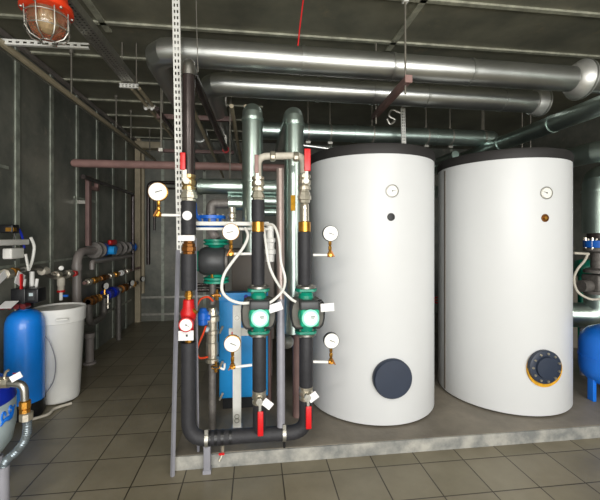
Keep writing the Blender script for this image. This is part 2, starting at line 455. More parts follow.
def collar(mb, X, px, ya, yb, rpx, n=8): return seg(mb, X, px, ya, yb, rpx, n)
def ball_valve(X, px, ya, yb, label, ly, tagp=None, lever_mat=RED, lean=0, rb=7.2, group='red-lever ball valves', handle_px=0, fat=3.0):
    """body from row ya to yb; lever rows ly"""
    kk = k(px); t = thing('ball_valve', label, 'valve', (X, MY, z1(yb, px)), group)
    za, zb = z1(ya, px), z1(yb, px); h = za-zb; r = rb*kk
    b = MB().lathe([(r*.8, 0), (r, 0), (r, h*.2), (r*.82, h*.24), (r*1.02, h*.4), (r*1.02, h*.62), (r*.82, h*.76), (r, h*.8), (r, h), (r*.8, h)], (X, MY, zb), (0, 0, 1), 12)
    zc = (za+zb)/2
    b.build('body', NICKEL, t, ang=25)
    hx = X+handle_px*kk
    MB().cyl((X, MY-r*.6, zc), (X, MY-r*1.55, zc), r*.36, 12).lathe([(r*.5, 0), (r*.5, r*.3)], (X, MY-r*1.5, zc), (0, -1, 0), 6).build('spindle', ZINC, t)
    l0, l1 = z1(ly[0], px), z1(ly[1], px)
    mid = (l0+l1)/2
    m = MB()
    m.box((hx, MY-r*1.62, mid), (fat*2*kk, .012, abs(l0-l1)), bev=.005)
    m.build('lever', lever_mat, t)
    # bare steel shank from spindle to grip
    near = l0 if abs(l0-zc) < abs(l1-zc) else l1
    MB().box(((X+hx)/2, MY-r*1.6, (zc+near)/2), (abs(hx-X)*.6+.012, .004, abs(zc-near)+.006)).build('shank', ZINC, t)
    if tagp:
        p = atY(tagp[0], tagp[1], MY-r*1.75)
        MB().box(p, (.065, .001, .048), rot=Matrix.Rotation(tagp[2], 3, 'Y')).build('paper_tag', PAPER, t)
    return t

def pipe_union(X, px, ya, yb, rpx, label, mt=NICKEL, cat='fitting', name='pipe_union', group='pipe unions', Yv=MY):
    kk = k(px); za, zb = z1(ya, px), z1(yb, px); h = za-zb; r = rpx*kk
    o = MB().lathe([(r*.7, 0), (r*.8, 0), (r*.8, h*.2), (r, h*.25), (r, h*.55), (r*.86, h*.58), (r*.86, h*.8), (r*.7, h*.85), (r*.7, h)], (X, Yv, zb), (0, 0, 1), 8).build(name, mt, ang=20)
    return tag(o, label, cat, group)

# ---- riser 1 (left)
px = 189
kk = k(px)
t = thing('steel_riser_pipe', 'dark glossy steel riser ending in bare elbow near the ceiling', 'pipe', (X1, MY, z1(175)))
zt = z1(64)
pth = fillet([(X1, MY, zt-.06), (X1, MY, zt), (X1, MY+.09, zt)], .06, 6)
MB().cyl((X1, MY, z1(175)), (X1, MY, zt-.06), .040, 24).build('pipe', DARKP, t)
MB().tube(pth, .041, 20).ring((X1, MY, zt-.06), (0, 0, 1), .03, .045, .03).build('elbow', STEEL, t, 'bare steel elbow')
MB().cyl((X1, MY+.09, zt), (X1+.08, 4.2, zt-.09), .03, 20).build('return_pipe', DARKP, t)
MB().ring((X1+.08, 4.2, zt-.09), (0, 1, 0), .0, .04, .03).build('end_cap', REDCAST, t, 'red end cap')
MB().box((X1+.08, 4.2, (zt-.06+H)/2), (.02, .02, H-zt+.06)).build('hanger', ZINC, t)
t = ball_valve(X1, px, 175, 190, 'brass ball valve under the tall dark riser, red lever up', (155, 172), rb=6.8, lever_mat=RED, handle_px=-3.5, fat=2.6)
t.children[0].data.materials[0] = BRASSN
pipe_union(X1, px, 190, 201, 8.6, 'white-nickel union below the brass valve on the left riser')
def foam_piece(X, px, ya, yb, rpx, label, extra=None):
    o = thing('insulation_sleeve', label, 'pipe insulation', (X, MY, z1(yb, px)), 'black foam sleeves on the risers')
    za, zb = z1(ya, px), z1(yb, px); r = rpx*k(px)
    MB().lathe([(r*.7, 0), (r*.96, 0), (r, .006), (r*1.01, (za-zb)/2), (r, za-zb-.006), (r*.96, za-zb), (r*.7, za-zb)], (X, MY, zb), (0, 0, 1), 24).build('sleeve', FOAM, o)
    return o
s1 = foam_piece(X1, px, 201, 235, 7.2, 'short black foam sleeve with round white sticker, left riser')
MB().lathe([(4.6*kk, 0), (4.6*kk, .003)], (X1, MY-7.3*kk, z1(216)), (0, -1, 0), 24).build('sticker', PAPER, s1, 'round white sticker')
MB().box((X1-.006, MY-7.4*kk-.001, z1(238)), (.1, .004, .034)).build('paper_tag', PAPER, s1, 'white rectangular tag')
pipe_union(X1, px, 241, 254, 7.2, 'bronze hexagonal coupling on the left riser', BRONZE)
foam_piece(X1, px, 254, 290, 7.2, 'black foam sleeve between bronze coupling and red strainer')
pipe_union(X1, px, 290, 299, 4.2, 'small brass nipple above the red strainer', BRASS)
t = thing('strainer', 'red painted strainer body on the left riser', 'strainer', (X1, MY, z1(332)))
h = z1(299)-z1(332)
MB().lathe([(.028, 0), (.032, 0), (.032, h*.3), (.044, h*.4), (.05, h*.55), (.05, h*.62), (.036, h*.74), (.033, h*.98), (.02, h)], (X1, MY, z1(332)), (0, 0, 1), 20).build('body', REDCAST, t)
MB().cyl((X1+.0, MY, z1(307)), (X1+.055, MY-.03, z1(312)), .013, 8).build('plug', BRASS, t)
dial_thermo('pressure_gauge', 'small round gauge with red rim on the red strainer', (X1, MY-.078, atY(188, 324.5, MY-.078).z), (0, -1, 0), 6.9*kk, 'gauge', 'pressure gauges', REDCAST, ang=-.6)
MB().cyl((X1, MY-.05, z1(324)), (X1, MY-.0, z1(324)), .012, 10).build('gauge_boss', BRASS, t)
s = pipe_union(X1, px, 332, 342, 4.6, 'brass nipple behind white tag below the red strainer', BRASS)
tag(MB().box((X1-.005, MY-.058, z1(333)), (.09, .004, .06)).box((X1, MY-.045, z1(333)), (.012, .03, .012)).build('paper_tag', PAPER), 'white rectangular tag below the red-rimmed gauge', 'tag')

pipe_union(X1, px, 235, 241, 5, 'narrow brass nipple behind white tag, above the bronze coupling', BRASS)
# ---- risers 2 and 3
for (XL_, X, px, o) in ((X2, X2T, 258.5, 0), (X3, X3T, 306, 1)):
    kk = k(px); side = 'left' if not o else 'right'
    nm = 'the pump riser beside the blue cabinet' if not o else 'the pump riser beside the white tank'
    top = 152 if o else 157
    ball_valve(X, px, 175 if o else 177, 190 if o else 191, 'nickel ball valve, lever up, top of '+nm, (151, 173) if o else (157, 175), rb=6.3, lever_mat=RED if o else PINK, handle_px=1.5 if o else -1.5, fat=3.2 if o else 2)
    u0 = 190 if o else 191
    pipe_union(X, px, u0, u0+(13 if o else 9), 6.8, 'white-nickel union under the top valve of '+nm)
    if o:
        tag(MB().lathe([(.022, 0), (.03, .005), (.03, .06), (.03, .11), (.022, z1(203, px)-z1(222, px))], (X, MY, z1(222, px)), (0, 0, 1), 20).build('sight_tube', NICKEL), 'polished nickel sleeve above the brass coupling by the white tank', 'fitting')
    else: foam_piece(X, px, 200, 221.6, 6.6, 'short black foam sleeve above the brass coupling by blue cabinet')
    tag(MB().lathe([(.026, 0), (6.2*kk, .003), (6.2*kk, 10*kk), (.026, 10.4*kk)], (X, MY, z1(232, px)), (0, 0, 1), 24).build('brass_coupling', BRASS), 'gold brass coupling on '+nm, 'fitting', 'brass couplings')
    yb = 284.5
    foam_piece(X, px, 232, yb, 6.5, 'long black foam sleeve above the pump on '+nm)
    X = XL_
    foam_piece(X, px, 336, 390 if not o else 386, 6.8, 'black foam sleeve below the pump on '+nm)
    v0 = 390 if not o else 386
    ball_valve(X, px, v0, v0+13, 'tagged ball valve, lever down, foot of '+nm, (v0+16, v0+40) if not o else (v0+15, v0+37), (px+9, v0+14, .7) if not o else (px+7, v0+11, -.6), rb=7, handle_px=1, fat=2.8)

def pump(X, px, yc, label, tx):
    kk = k(px); zc = z1(yc, px)
    t = thing('circulation_pump', label, 'pump', (X, MY, zc-.15), 'green circulation pumps')
    zb0, zt0 = z1(336, px), z1(284.5, px)          # meets the foam sleeves
    for s in (1, -1):
        ze = zt0 if s == 1 else zb0                # outer end
        zi = ze-s*.022
        plan = [(.072, 0), (.066, .03), (.046, .052), (.0, .05), (-.046, .052), (-.066, .03), (-.072, 0), (-.066, -.03), (-.046, -.052), (0, -.05), (.046, -.052), (.066, -.03)]
        m = MB().prism(plan, (X, MY, min(zi, zi-s*.020)), (1, 0, 0), (0, 1, 0), .018)
        bmesh.ops.bevel(m.bm, geom=list(m.bm.edges), offset=.003, segments=2, affect='EDGES')
        m.lathe([(.04, 0), (.052, .006), (.046, .026)], (X, MY, zi-s*.02), (0, 0, -s), 24)
        fl = m.build('flange', GREEN, t)
        MB().lathe([(.04, 0), (.066, .001), (.066, .013), (.052, .018), (.045, .022)], (X, MY, zi), (0, 0, s), 28).build('counter_flange', STEEL, fl, 'grey steel counter flange')
        for q in range(4):
            a = PI/4+q*PI/2
            x, y = X+.054*math.cos(a), MY+.04*math.sin(a)
            MB().cyl((x, y, zi-s*.030), (x, y, zi+s*.024), .0055, 6).lathe([(.009, 0), (.009, .009)], (x, y, zi+s*.013), (0, 0, s), 6).lathe([(.009, 0), (.009, .009)], (x, y, zi-s*.02), (0, 0, -s), 6).build('bolt', ZINC, fl)
    MB().lathe([(.045, 0), (.056, .03), (.062, .07), (.062, .17), (.056, .21), (.045, .24)], (X, MY, zb0+.03), (0, 0, 1), 24).build('volute', GREEN, t)
    W = .104
    for s in (-1, 1):
        poly = [(0.3, -.088), (.72, -.088), (.9, -.07), (.98, -.03), (1.0, .02), (.95, .066), (.8, .088), (.3, .09)]
        m = MB(); m.prism([(a*W*s, b) for a, b in poly], (X, MY+.06, zc-.004), (1, 0, 0), (0, 0, 1), .15)
        if s == -1: pass
        bmesh.ops.bevel(m.bm, geom=list(m.bm.edges), offset=.008, segments=2, affect='EDGES')
        ys = [v.co.y for v in m.bm.verts]; mid = (min(ys)+max(ys))/2
        bmesh.ops.translate(m.bm, verts=m.bm.verts, vec=V(0, (MY-.02)-mid, 0))
        sh = m.build('insulation_shell', SHELL, t)
        MB().tube([(X+W*s*q[0], MY-.093, zc-.004+q[1]) for q in poly], .0055, 8).build('shell_edge', BLKPL, t, 'black shell rim')
    MB().lathe([(.066, 0), (.066, .06), (.062, .07)], (X+.002, MY-.05, zc-.006), (0, -1, 0), 32).build('motor_drum', GREEN, t)
    MB().box((X+.004, MY-.115, zc+.058), (.122, .075, .058), bev=.012).build('terminal_box', DKGREY, t, 'black terminal box')
    MB().box((X+.004, MY-.128, zc-.016), (.118, .06, .112), bev=.018).build('control_cover', GREENP, t, 'green control cover')
    dc = V(X+.006, MY-.158, zc-.014)
    MB().lathe([(.054, 0), (.054, .006), (.049, .01)], dc, (0, -1, 0), 32).build('dial_rim', DIALG, t, 'pale mint dial rim')
    d = MB().lathe([(.041, .004), (.041, .0115), (0, .012)], dc, (0, -1, 0), 32).build('setting_dial', DIALM, t, 'white round dial')
    MB().box(dc+V(.013, -.0125, .010), (.026, .002, .006)).box(dc+V(.013, -.0125, .001), (.02, .002, .003)).build('dial_mark', BLACK, d)
    p = V(X+tx, MY-.14, zc+.045)
    MB().box(p, (.085, .002, .05), rot=Matrix.Rotation(-.3 if tx < .11 else -.05, 3, 'Y')).build('paper_tag', PAPER, t, 'white paper tag')
    MB().cyl((X+.055, MY-.12, zc+.066), (X+.082, MY-.12, zc+.08), .009, 10).build('cable_gland', BLKPL, t)
    return t
pump((X2+X2T)/2, 258.5, 310.5, 'green and black circulation pump beside the blue cabinet', .1)
pump((X3+X3T)/2+.004, 306, 310.5, 'green and black circulation pump beside the white tank', .115)

# cream-wrapped bridge between the riser heads
za = z1(158, 260)
t = thing('bridge_pipe', 'cream wrapped arched pipe joining the two pump risers', 'pipe', (X2, MY+.04, z1(183, 258)))
MB().tube(fillet([(X2T, MY+.045, z1(178, 258)), (X2T, MY+.045, z1(155, 260)), (X3T+.0, MY+.045, z1(154, 306)), (X3T+.0, MY+.045, z1(172, 306))], .06, 8), .023, 18).build('wrapped_pipe', CREAM, t)
for x in (X2+.07, X3-.08): MB().lathe([(.027, 0), (.034, .006), (.034, .03), (.027, .036)], (x, MY+.045, z1(155, 280)), (1, 0, 0), 10).build('union_nut', NICKEL, t, ang=20)
for X in (X2T, X3T):  # short elbows back into the valves
    MB().cyl((X, MY+.045, z1(180 if X == X2T else 174, 260)), (X, MY, z1(181 if X == X2T else 175, 260)), .018, 10).build('tail', NICKEL, t)

# pressure gauges with brass cocks
def gauge(px, py, rp, yb, X, side, label, ang):
    kk = k(px); c = atY(px, py, MY-.02); r = rp*kk
    zb = atY(px, yb, MY-.02).z
    t = thing('pressure_gauge', label, 'gauge', (c.x, c.y, zb), 'pressure gauges')
    MB().lathe([(r*.9, 0), (r, .004), (r, .03), (r*.9, .032), (r*.9, .026), (0, .026)], c+V(0, .012, 0), (0, -1, 0), 32).build('case', BLKPL if rp < 8.2 else BRASS, t)
    MB().lathe([(r*.93, 0), (r*.93, .004)], c-V(0, .0175, 0), (0, -1, 0), 32).build('dial', DIALW, t)
    v = V(math.cos(ang), 0, math.sin(ang)); w = V(0, -1, 0).cross(v)
    n = MB().prism([(-.25, -.05), (.5, -.03), (.5, .03), (-.25, .05)], c-V(0, .022, 0), v*r, w*r, .0012)
    n.build('needle', BLACK, t)
    h = c.z-r-zb
    MB().lathe([(.009, 0), (.013, .004), (.013, h*.25), (.008, h*.3), (.012, h*.42), (.012, h*.6), (.007, h*.68), (.011, h*.75), (.011, h)], (c.x, c.y, zb), (0, 0, 1), 8).build('stem', BRASS, t)
    b = MB().cyl((c.x-side*.018, c.y, zb), (c.x+side*.018, c.y, zb), .014, 8).cyl((c.x, c.y, zb), (c.x, c.y-.022, zb), .009, 8)
    b.build('cock', BRASS, t)
    MB().box((c.x-side*.012, c.y-.026, zb+.01), (.008, .006, .045), rot=Matrix.Rotation(side*.5, 3, 'Y')).build('cock_lever', BRONZE, t)
    MB().cyl((c.x+side*.018, c.y, zb), (X-side*.048, MY, zb), .009, 12).build('branch_pipe', WHITE, t)
gauge(158.5, 192, 9.3, 215, X1, 1, 'large round pressure gauge left of the perforated white strut', .3)
gauge(231, 232, 8.4, 254, X2, 1, 'white pressure gauge below the white double rail', 3.3)
gauge(330, 233.5, 7.8, 255, X3, -1, 'upper pressure gauge in front of the white tank', -.3)
gauge(232.5, 343, 8.3, 367, X2, 1, 'white pressure gauge in front of the blue cabinet', -.4)
gauge(331, 340, 7.8, 362, X3, -1, 'lower pressure gauge in front of the white tank', -.4)

# grey pipe between the risers
x = atY(281, 400, MY).x; xt = atY(280, 170, MY+.1).x
t = thing('steel_pipe', 'slim light grey upright pipe between the two pumps', 'pipe', (x, MY, .27))
MB().cyl((x, MY, ZB+R0), (x, MY+.03, z1(300, 281)), .0265, 20).build('lower_pipe', GPIPE, t)
MB().cyl((x, MY+.03, z1(300, 281)), (xt, MY+.1, z1(166, 277)), .026, 20).build('upper_pipe', GBROWN, t, 'brown-grey primed upper length')

# perforated struts
def perf(mb, a, b, w, nrm, pitch=.03, cols=2, th=.003, flange=.02):
    a, b, nrm = Vector(a), Vector(b), Vector(nrm).normalized(); d = (b-a); L = d.length; d.normalize()
    s = d.cross(nrm).normalized(); rot = Matrix((s, nrm, d)).transposed()
    rail = w/(cols*2+1)
    for c in range(cols+1):
        off = (-w/2+rail*.5)+c*(w-rail)/cols
        mb.box((a+b)/2+s*off, (rail, th, L), rot=rot)
    nn = int(L/pitch)
    for i in range(nn):
        mb.box(a+d*(i+.5)*pitch, (w-rail, th*.98, pitch*.48), rot=rot)
    for sg in (-1, 1):
        mb.box((a+b)/2+s*sg*(w/2-th/2)-nrm*flange/2, (th, flange, L), rot=rot)
    return mb
a = atY(173, 300, 2.37); top = atY(175, 0, 2.25)
strut = thing('support_strut', 'tall white perforated strut from plinth corner to ceiling', 'strut', (a.x, 2.33, 0))
sb = V(atY(172.5, 470, 2.33).x, 2.33, 0.0); sm = atY(180.6, 250, 2.405); stp = atY(175.8, 0, 2.405)
stp2 = sm+(stp-sm)*((H-sm.z)/(stp.z-sm.z))
perf(MB(), sm-V(0, 0, .02), stp2, .047, (0, -1, 0), .04).build('perforated_channel', WPAINT, strut)
MB().cyl(sb, sm-V(.016, 0, 0), .014, 4).build('lower_leg', GPIPE, strut, 'plain grey lower leg')
g0 = atY(195.5, 238, 2.41); g1 = atY(196, 395, 2.33)
t = thing('angle_frame', 'thin grey angle iron frame beside the left riser', 'frame', (g0.x, 2.3, PLZ))
MB().cyl(V(g1.x, 2.42, PLZ), g0, .008, 4).build('upright', GPIPE, t)
MB().box(V((g0.x+sm.x)/2, 2.40, g0.z), (g0.x-sm.x, .012, .022)).build('crossbar', WPAINT, t)

# white double rail
a = atY(195, 223.5, 2.42); b = atY(269, 225, 2.42)
for (dz, lab, q) in ((0, 'upper bar of the white double rail behind the risers', 0), (-.035, 'lower bar of the white double rail behind the risers', 1)):
    tag(MB().box(((a.x+b.x)/2, 2.42, a.z+dz), (b.x-a.x, .025, .026 if q == 0 else .018), bev=.003).build('mounting_rail', WPAINT), lab, 'rail', 'white mounting rails')
# white flat post before the blue cabinet
a = atY(237, 300, 2.62)
t = thing('mounting_post', 'flat white slotted post standing before the blue cabinet', 'post', (a.x, 2.62, PLZ))
zt = atY(237, 305, 2.62).z
MB().box((a.x, 2.62, (zt+PLZ+.03)/2), (.06, .02, zt-PLZ-.03), bev=.003).build('bar', WPAINT, t)
for z in (zt-.09, PLZ+.12, PLZ+.09): MB().ring((a.x, 2.609, z), (0, 1, 0), .012, .018, .003).build('slot_rim', ZINC, t)
MB().box((a.x, 2.63, PLZ+.02), (.075, .07, .04)).build('foot', GPIPE, t)
q = atY(238, 332, 2.64)
MB().box((q.x+.03, 2.645, q.z), (.19, .02, .055)).build('cross_plate', WPAINT, t)
MB().box((q.x-.035, 2.632, q.z-.005), (.022, .006, .016)).build('red_mark', RED, t)

# ================================================================== BLUE CABINET (boiler) and things behind
c0 = atY(219, 300, 2.95); c1 = atY(268, 300, 2.95); cz1 = atY(240, 300, 2.95).z; cz0 = PLZ+.1
t = thing('boiler', 'bright blue floor-standing boiler cabinet behind the pump risers', 'boiler', ((c0.x+c1.x)/2, 3.2, PLZ))
MB().box(((c0.x+c1.x)/2, 3.2, (cz0+cz1)/2), (c1.x-c0.x, .5, cz1-cz0), bev=.012).build('cabinet', BLUEB, t)
MB().box(((c0.x+c1.x)/2, 3.21, PLZ+.05), (c1.x-c0.x-.05, .44, .1)).build('plinth_base', BLKPL, t, 'black base')
MB().box(((c0.x+c1.x)/2, 2.945, cz1+.03), (c1.x-c0.x, .012, .06)).build('top_panel', BLUEB, t)
b = MB()
p = atY(246, 297, 2.93); b.cyl(p+V(0, 0, 0), p+V(0, .012, 0), .018, 16)
b.build('cable_hole', BLUED, t)
b = MB()
for py in (330, 365, 397): 
    p = atY(221, py, 2.93); b.cyl(p+V(-.012, .02, -.03), p+V(.014, -.01, .03), .009, 8)
b.build('latch', CREAM, t)
tag(MB().box((-.02, 3.75, .92), (.42, .3, .9), bev=.01).box((-.02, 3.75, .30), (.38, .26, .4)).build('control_cabinet', GREYBOX), 'plain grey-brown cabinet behind the blue boiler', 'cabinet')

# silver ducts
def duct(label, pts, r, m=GALV, rad=.16, bands=(), n=5, name='insulated_duct', group=None, seg=36, cat='duct'):
    P = [Vector(p) for p in pts]
    lo = min(P, key=lambda v: v.z)
    t = thing(name, label, cat, lo, group)
    MB().tube(fillet(P, rad, n), r, seg).build('shell', m, t, ang=14)
    for (i, f) in bands:
        a, b = P[i], P[i+1]; d = (b-a).normalized()
        MB().ring(a+(b-a)*f, d, r-.002, r+.006, .022, 36).build('joint_band', m, t)
    return t
Y1 = 2.6
xl = atY(252.5, 150, Y1).x; xr = atY(294, 150, Y1).x
ztop = 2.40
duct('upright silver duct with domed elbow behind the riser beside blue cabinet', [(xl, Y1, 1.38), (xl, Y1, ztop), (xl, 3.85, ztop+.02)], .073, GALVD, .1, [(0, .93), (0, .5)], group='upright silver ducts', n=3)
duct('upright silver duct with domed elbow behind the riser beside white tank', [(xr, Y1, .80), (xr, Y1, ztop-.01), (xr, 3.85, ztop+.02)], .070, GALVD, .1, [(0, .95), (0, .48)], group='upright silver ducts', n=3)
# yellow marker on right duct
p = atY(293, 203, Y1-.072); tag(MB().box(p+V(0, .001, 0), (.032, .004, .11), bev=.0015).build('pipe_sticker', YELLOW), 'narrow yellow sticker on the right upright duct', 'sticker')
# knob end below
p = atY(288, 322, 2.58)

# ceiling ducts
Z1c = 2.77
xa = -.69; D1Y = 2.57
duct('largest silver duct running under the ceiling across the picture', [(xa, 6.3, Z1c), (xa, D1Y, Z1c), (4.45, D1Y, Z1c-.04)], .094, GALV, .17, [(1, .2), (1, .33), (1, .45), (0, .45), (1, .8)], n=3, group='ceiling ducts')
def wall_collar(x, y, z, r0, r1, label):
    t = thing('duct_collar', label, 'duct collar', (x, y, z-r1), 'wide duct collars')
    MB().lathe([(r0+.001, -.075), (r0+.012, -.07), (r1, 0), (r1, .03), (r0+.001, .03), (r0+.001, -.075)], (x, y, z), (1, 0, 0), 40, caps=False).build('ring', COLLARM, t)
    MB().ring((x+.01, y, z), (1, 0, 0), r1-.001, r1+.005, .012, 40).build('rim_bead', GALV, t)
wall_collar(2.56, D1Y, Z1c-.025, .094, .152, 'wide bright collar on the largest ceiling duct, far right')
D2Y = 2.97
duct('second silver ceiling duct, just below the largest one', [(-.37, 6.2, 2.73), (-.37, D2Y, 2.73), (2.60, D2Y, 2.71)], .094, GALV, .14, [(1, .3), (1, .46), (1, .62), (1, .86)], n=3, group='ceiling ducts')
wall_collar(2.555, D2Y, 2.71, .094, .122, 'wide bright collar closing the second ceiling duct')
D3Y = 3.85
a = atY(256, 132, D3Y); b = atY(490, 137, D3Y)
t = duct('third silver duct, lowest, passing behind the tank tops', [(a.x, D3Y, 2.62), (b.x, D3Y, 2.62)], .09, GALVD, .1, [(0, .4), (0, .75), (0, .955)], group='ceiling ducts')
MB().lathe([(.09, 0), (.086, .025), (.07, .055), (.04, .075), (0, .08)], (b.x, D3Y, 2.62), (1, 0, 0), 32).build('end_cap', GALVD, t)
duct('silver duct slanting away above the right white tank', [(2.60, .9, 2.50), (2.60, 5.6, 2.47)], .075, GALVD, .1, [(0, .28), (0, .42), (0, .56)], group='ceiling ducts')
duct('dark thin duct receding left of the slanting silver duct', [(2.34, 3.98, 2.46), (2.34, 6.4, 2.46)], .045, GALVD, .1, [(0, .2)], group='ceiling ducts')
duct('silver duct with segmented bend beside the right wall', [(4.5, 2.95, 2.3), (3.2, 2.95, 2.3), (3.2, 6.2, 2.28)], .1, GALVD, .2, [(1, .15), (1, .35)], group='ceiling ducts', n=4)
# short horizontals between riser 1 and ducts
Yh = 2.85
for (pa, pb, py, r, lab) in ((198, 300, 187.2, .06, 'upper short silver crossing duct behind the upright ducts'), (228, 300, 201, .05, 'middle short silver crossing duct behind the upright ducts'), (262, 298, 212, .03, 'lowest thin silver crossing duct behind the upright ducts')):
    a = atY(pa, py, Yh); b = atY(pb, py, Yh); z = atY(250, py, Yh).z
    duct(lab, [(a.x, Yh, z), (b.x, Yh, z)], r, GALVD, .1, [(0, .03)], group='short crossing ducts')

# pinkish pipes & trapezes
a = atX(71, 163, -2.05); 
t = thing('primed_pipe', 'long brown-pink pipe running level from the left wall', 'pipe', (WX+.04, 4.28, 2.27))
MB().lathe([(0, 0), (.03, .01), (.045, .035), (.045, 2.55)], (WX+.06, 4.28, 2.31), (1, 0, 0), 20).build('pipe', PINK, t)
for (pa, pb, py, Yv) in ((157, 236, 118, 3.62), (158, 234, 151.5, 5.0)):
    a = atY(pa, py, Yv); b = atY(pb, py, Yv); z = atY(195, py, Yv).z
    t = thing('trapeze_hanger', 'brown-pink trapeze hanger %s under the duct elbows' % ('nearer' if Yv < 4 else 'farther'), 'hanger', ((a.x+b.x)/2, Yv, z), 'brown trapeze hangers')
    MB().box(((a.x+b.x)/2, Yv, z), (b.x-a.x, .04, .045), bev=.003).build('crossbar', PINKD, t)
    for x in (a.x+.05, b.x-.05): MB().cyl((x, Yv, z-.06), (x, Yv, H), .008, 8).build('threaded_rod', RODM, t)

# diagonal bracket under ceiling ducts at px 372-406
a = atY(373, 119, 3.3); b = atY(405, 73, 2.42)
t = thing('bracket_bar', 'dark diagonal steel bracket bar hung below the ceiling ducts', 'bracket', b)
zb = 2.56
aa = V(a.x, 3.35, zb); bb = V(b.x, 2.40, zb)
aa = atH(374, 117, zb); bb = atH(407, 76, zb+.03); bb.z = zb+.0
dd = (bb-aa); rot = dd.normalized().to_track_quat('X', 'Z').to_matrix()
MB().box((aa+bb)/2, (dd.length, .045, .045), rot=rot, bev=.003).build('bar', PINKD, t)
MB().box(bb+V(.0, -.024, 0), (.05, .012, .05)).build('end_plate', PINK, t, 'pinkish end plate')
for q in (aa+dd*.08, aa+dd*.96): MB().cyl((q.x, q.y, zb-.08), (q.x, q.y, H), .007, 8).build('threaded_rod', RODM, t)
MB().box(aa+dd*.96+V(0, 0, H-zb-.05), (.035, .035, .08)).build('ceiling_anchor', WPAINT, t)

# hanger rods to the rear ducts
rods = [(308, 88, 140, 3.85, H), (330, 0, 140, 3.85, H), (372, 0, 0, 3.85, H), (426, 0, 0, 3.85, H), (450, 0, 0, 3.85, H), (482, 0, 0, 3.85, H), (504, 0, 0, 3.6, H), (544, 0, 0, 3.85, H), (553, 0, 0, 3.85, H)]
for i, (px, _, _, Yv, zt) in enumerate(rods):
    x = atY(px, 120, Yv+.0).x
    if i < 6: y = Yv-.0; zlo = 2.46; 
    t = thing('hanger_rod', ['first thin ceiling rod right of the upright ducts, carrying lowest duct', 'second thin ceiling rod, left of the diagonal bracket, carrying lowest duct', 'thin ceiling rod by the low end of the diagonal bracket', 'thin ceiling rod above the right edge of the first tank', 'thin ceiling rod just right of the first tank top', 'thin ceiling rod at the capped end of the lowest duct', 'thin ceiling rod left of the slanting duct', 'left rod of the pair behind the slanting duct', 'right rod of the pair behind the slanting duct'][i], 'hanger', (x, Yv, 2.4), 'threaded hanger rods')
    if i < 6:
        MB().cyl((x, Yv, 2.71), (x, Yv, H), .007, 8).build('rod', RODM, t)
        MB().ring((x, Yv, 2.62), (1, 0, 0), .09, .095, .018).box((x, Yv-.0, 2.51), (.05, .04, .025)).build('clip', ZINC, t)
    else:
        MB().cyl((x, Yv+.35, 2.2 if i > 6 else 2.35), (x, Yv+.35, H), .008, 8).build('rod', RODM, t)
        MB().box((x, Yv+.35, 2.2 if i > 6 else 2.35), (.04, .04, .025)).build('clip', ZINC, t)
# rods left region
for (px, py, lab) in ((161, 90, 'thin rod hanging between cable tray and big duct elbow'), (230, 80, 'thin rod hanging left of the upright ducts')):
    p = atY(px, py, 3.3)
    t = thing('hanger_rod', lab, 'hanger', (p.x, 3.3, 2.0), 'threaded hanger rods')
    zl = atY(px, 190 if px > 200 else 150, 3.3).z
    MB().cyl((p.x, 3.3, zl), (p.x, 3.3, H), .006, 8).build('rod', RODM, t)
    MB().box((p.x, 3.3, zl), (.035, .03, .03)).build('clip', ZINC, t)
# red line hanging from ceiling & thin wire
p0 = atH(304, 0, 3.18); 
tag(MB().tube([V(atY(305, -20, 2.33).x, 2.33, H), atY(304, -6, 2.35), atY(302, 10, 2.38), atY(299.5, 30, 2.42), atY(298, 46, 2.46)], .005, 8).build('red_cable', RED), 'thin red cable dropping from ceiling to the largest duct', 'cable')
tag(MB().tube([V(atY(196, -25, 2.34).x, 2.34, H), atY(196, -15, 2.34), atY(196.5, 20, 2.34), atY(198, 72, 2.36)], .003, 6).build('steel_wire', ZINC), 'thin steel wire hanging right of the perforated strut', 'wire')
# white perforated strip above the first tank + spiral cable
a = atY(403, 108, 3.6); b = atY(404, 146, 3.6)
t = thing('perforated_strip', 'short white perforated strip hanging above the first tank', 'strip', b)
perf(MB(), b, V(a.x, 3.6, a.z), .045, (0, -1, 0), .03).build('strip', WPAINT, t)
MB().box((a.x, 3.62, (a.z+H)/2), (.02, .01, H-a.z)).build('tail', RODM, t)
tag(MB().tube(smooth([atY(400, 113, 3.5), atY(392, 110, 3.5), atY(389, 116, 3.5), atY(395, 120, 3.5), atY(390, 124, 3.5), atY(387, 119, 3.5)], 6), .012, 8).build('cable_loop', ZINC), 'small looped grey cable left of the white perforated strip', 'cable')
a = atY(300, 145, 3.3); b = atY(352, 152, 3.3)
tag(MB().cyl(a, b, .02, 14).build('slim_pipe', GALV), 'slim bright pipe just above the first tank lid', 'pipe')

# cable tray, upper left
tx = -1.10; tz = 2.85
t = thing('cable_tray', 'perforated galvanised cable tray running away under the ceiling', 'cable tray', (tx, 2.2, tz))
perf(MB(), (tx, .9, tz), (tx, 3.4, tz), .10, (0, 0, -1), .03, cols=3, flange=.055).build('tray', ZINC, t)
MB().box((tx+.01, 2.1, tz+.02), (.06, 2.4, .025), bev=.008).build('cable_bundle', DKGREY, t)
t = thing('tray_bracket', 'white slotted bracket with two rods at the tray end', 'hanger', (tx, 3.3, tz))
perf(MB(), (tx-.08, 3.32, tz-.03), (tx+.08, 3.32, tz-.03), .035, (0, -1, 0), .03).build('bar', WPAINT, t)
for s in (-1, 1): MB().cyl((tx+s*.06, 3.33, tz-.05), (tx+s*.06, 3.33, H), .006, 8).build('threaded_rod', RODM, t)
t = thing('cable_conduit', 'pair of thin dark conduits continuing from the cable tray', 'conduit', (tx, 4.6, tz-.05))
for s in (-1, 1): MB().cyl((tx+s*.03+.03, 3.4, tz-.02), (tx+s*.03+.03, 6.3, tz-.02), .017, 12).build('tube', BEIGE, t)
p = atH(143, 106, tz-.02)
MB().box((tx+.03, p.y, tz-.03), (.13, .05, .05), bev=.01).build('saddle', ZINC, t)
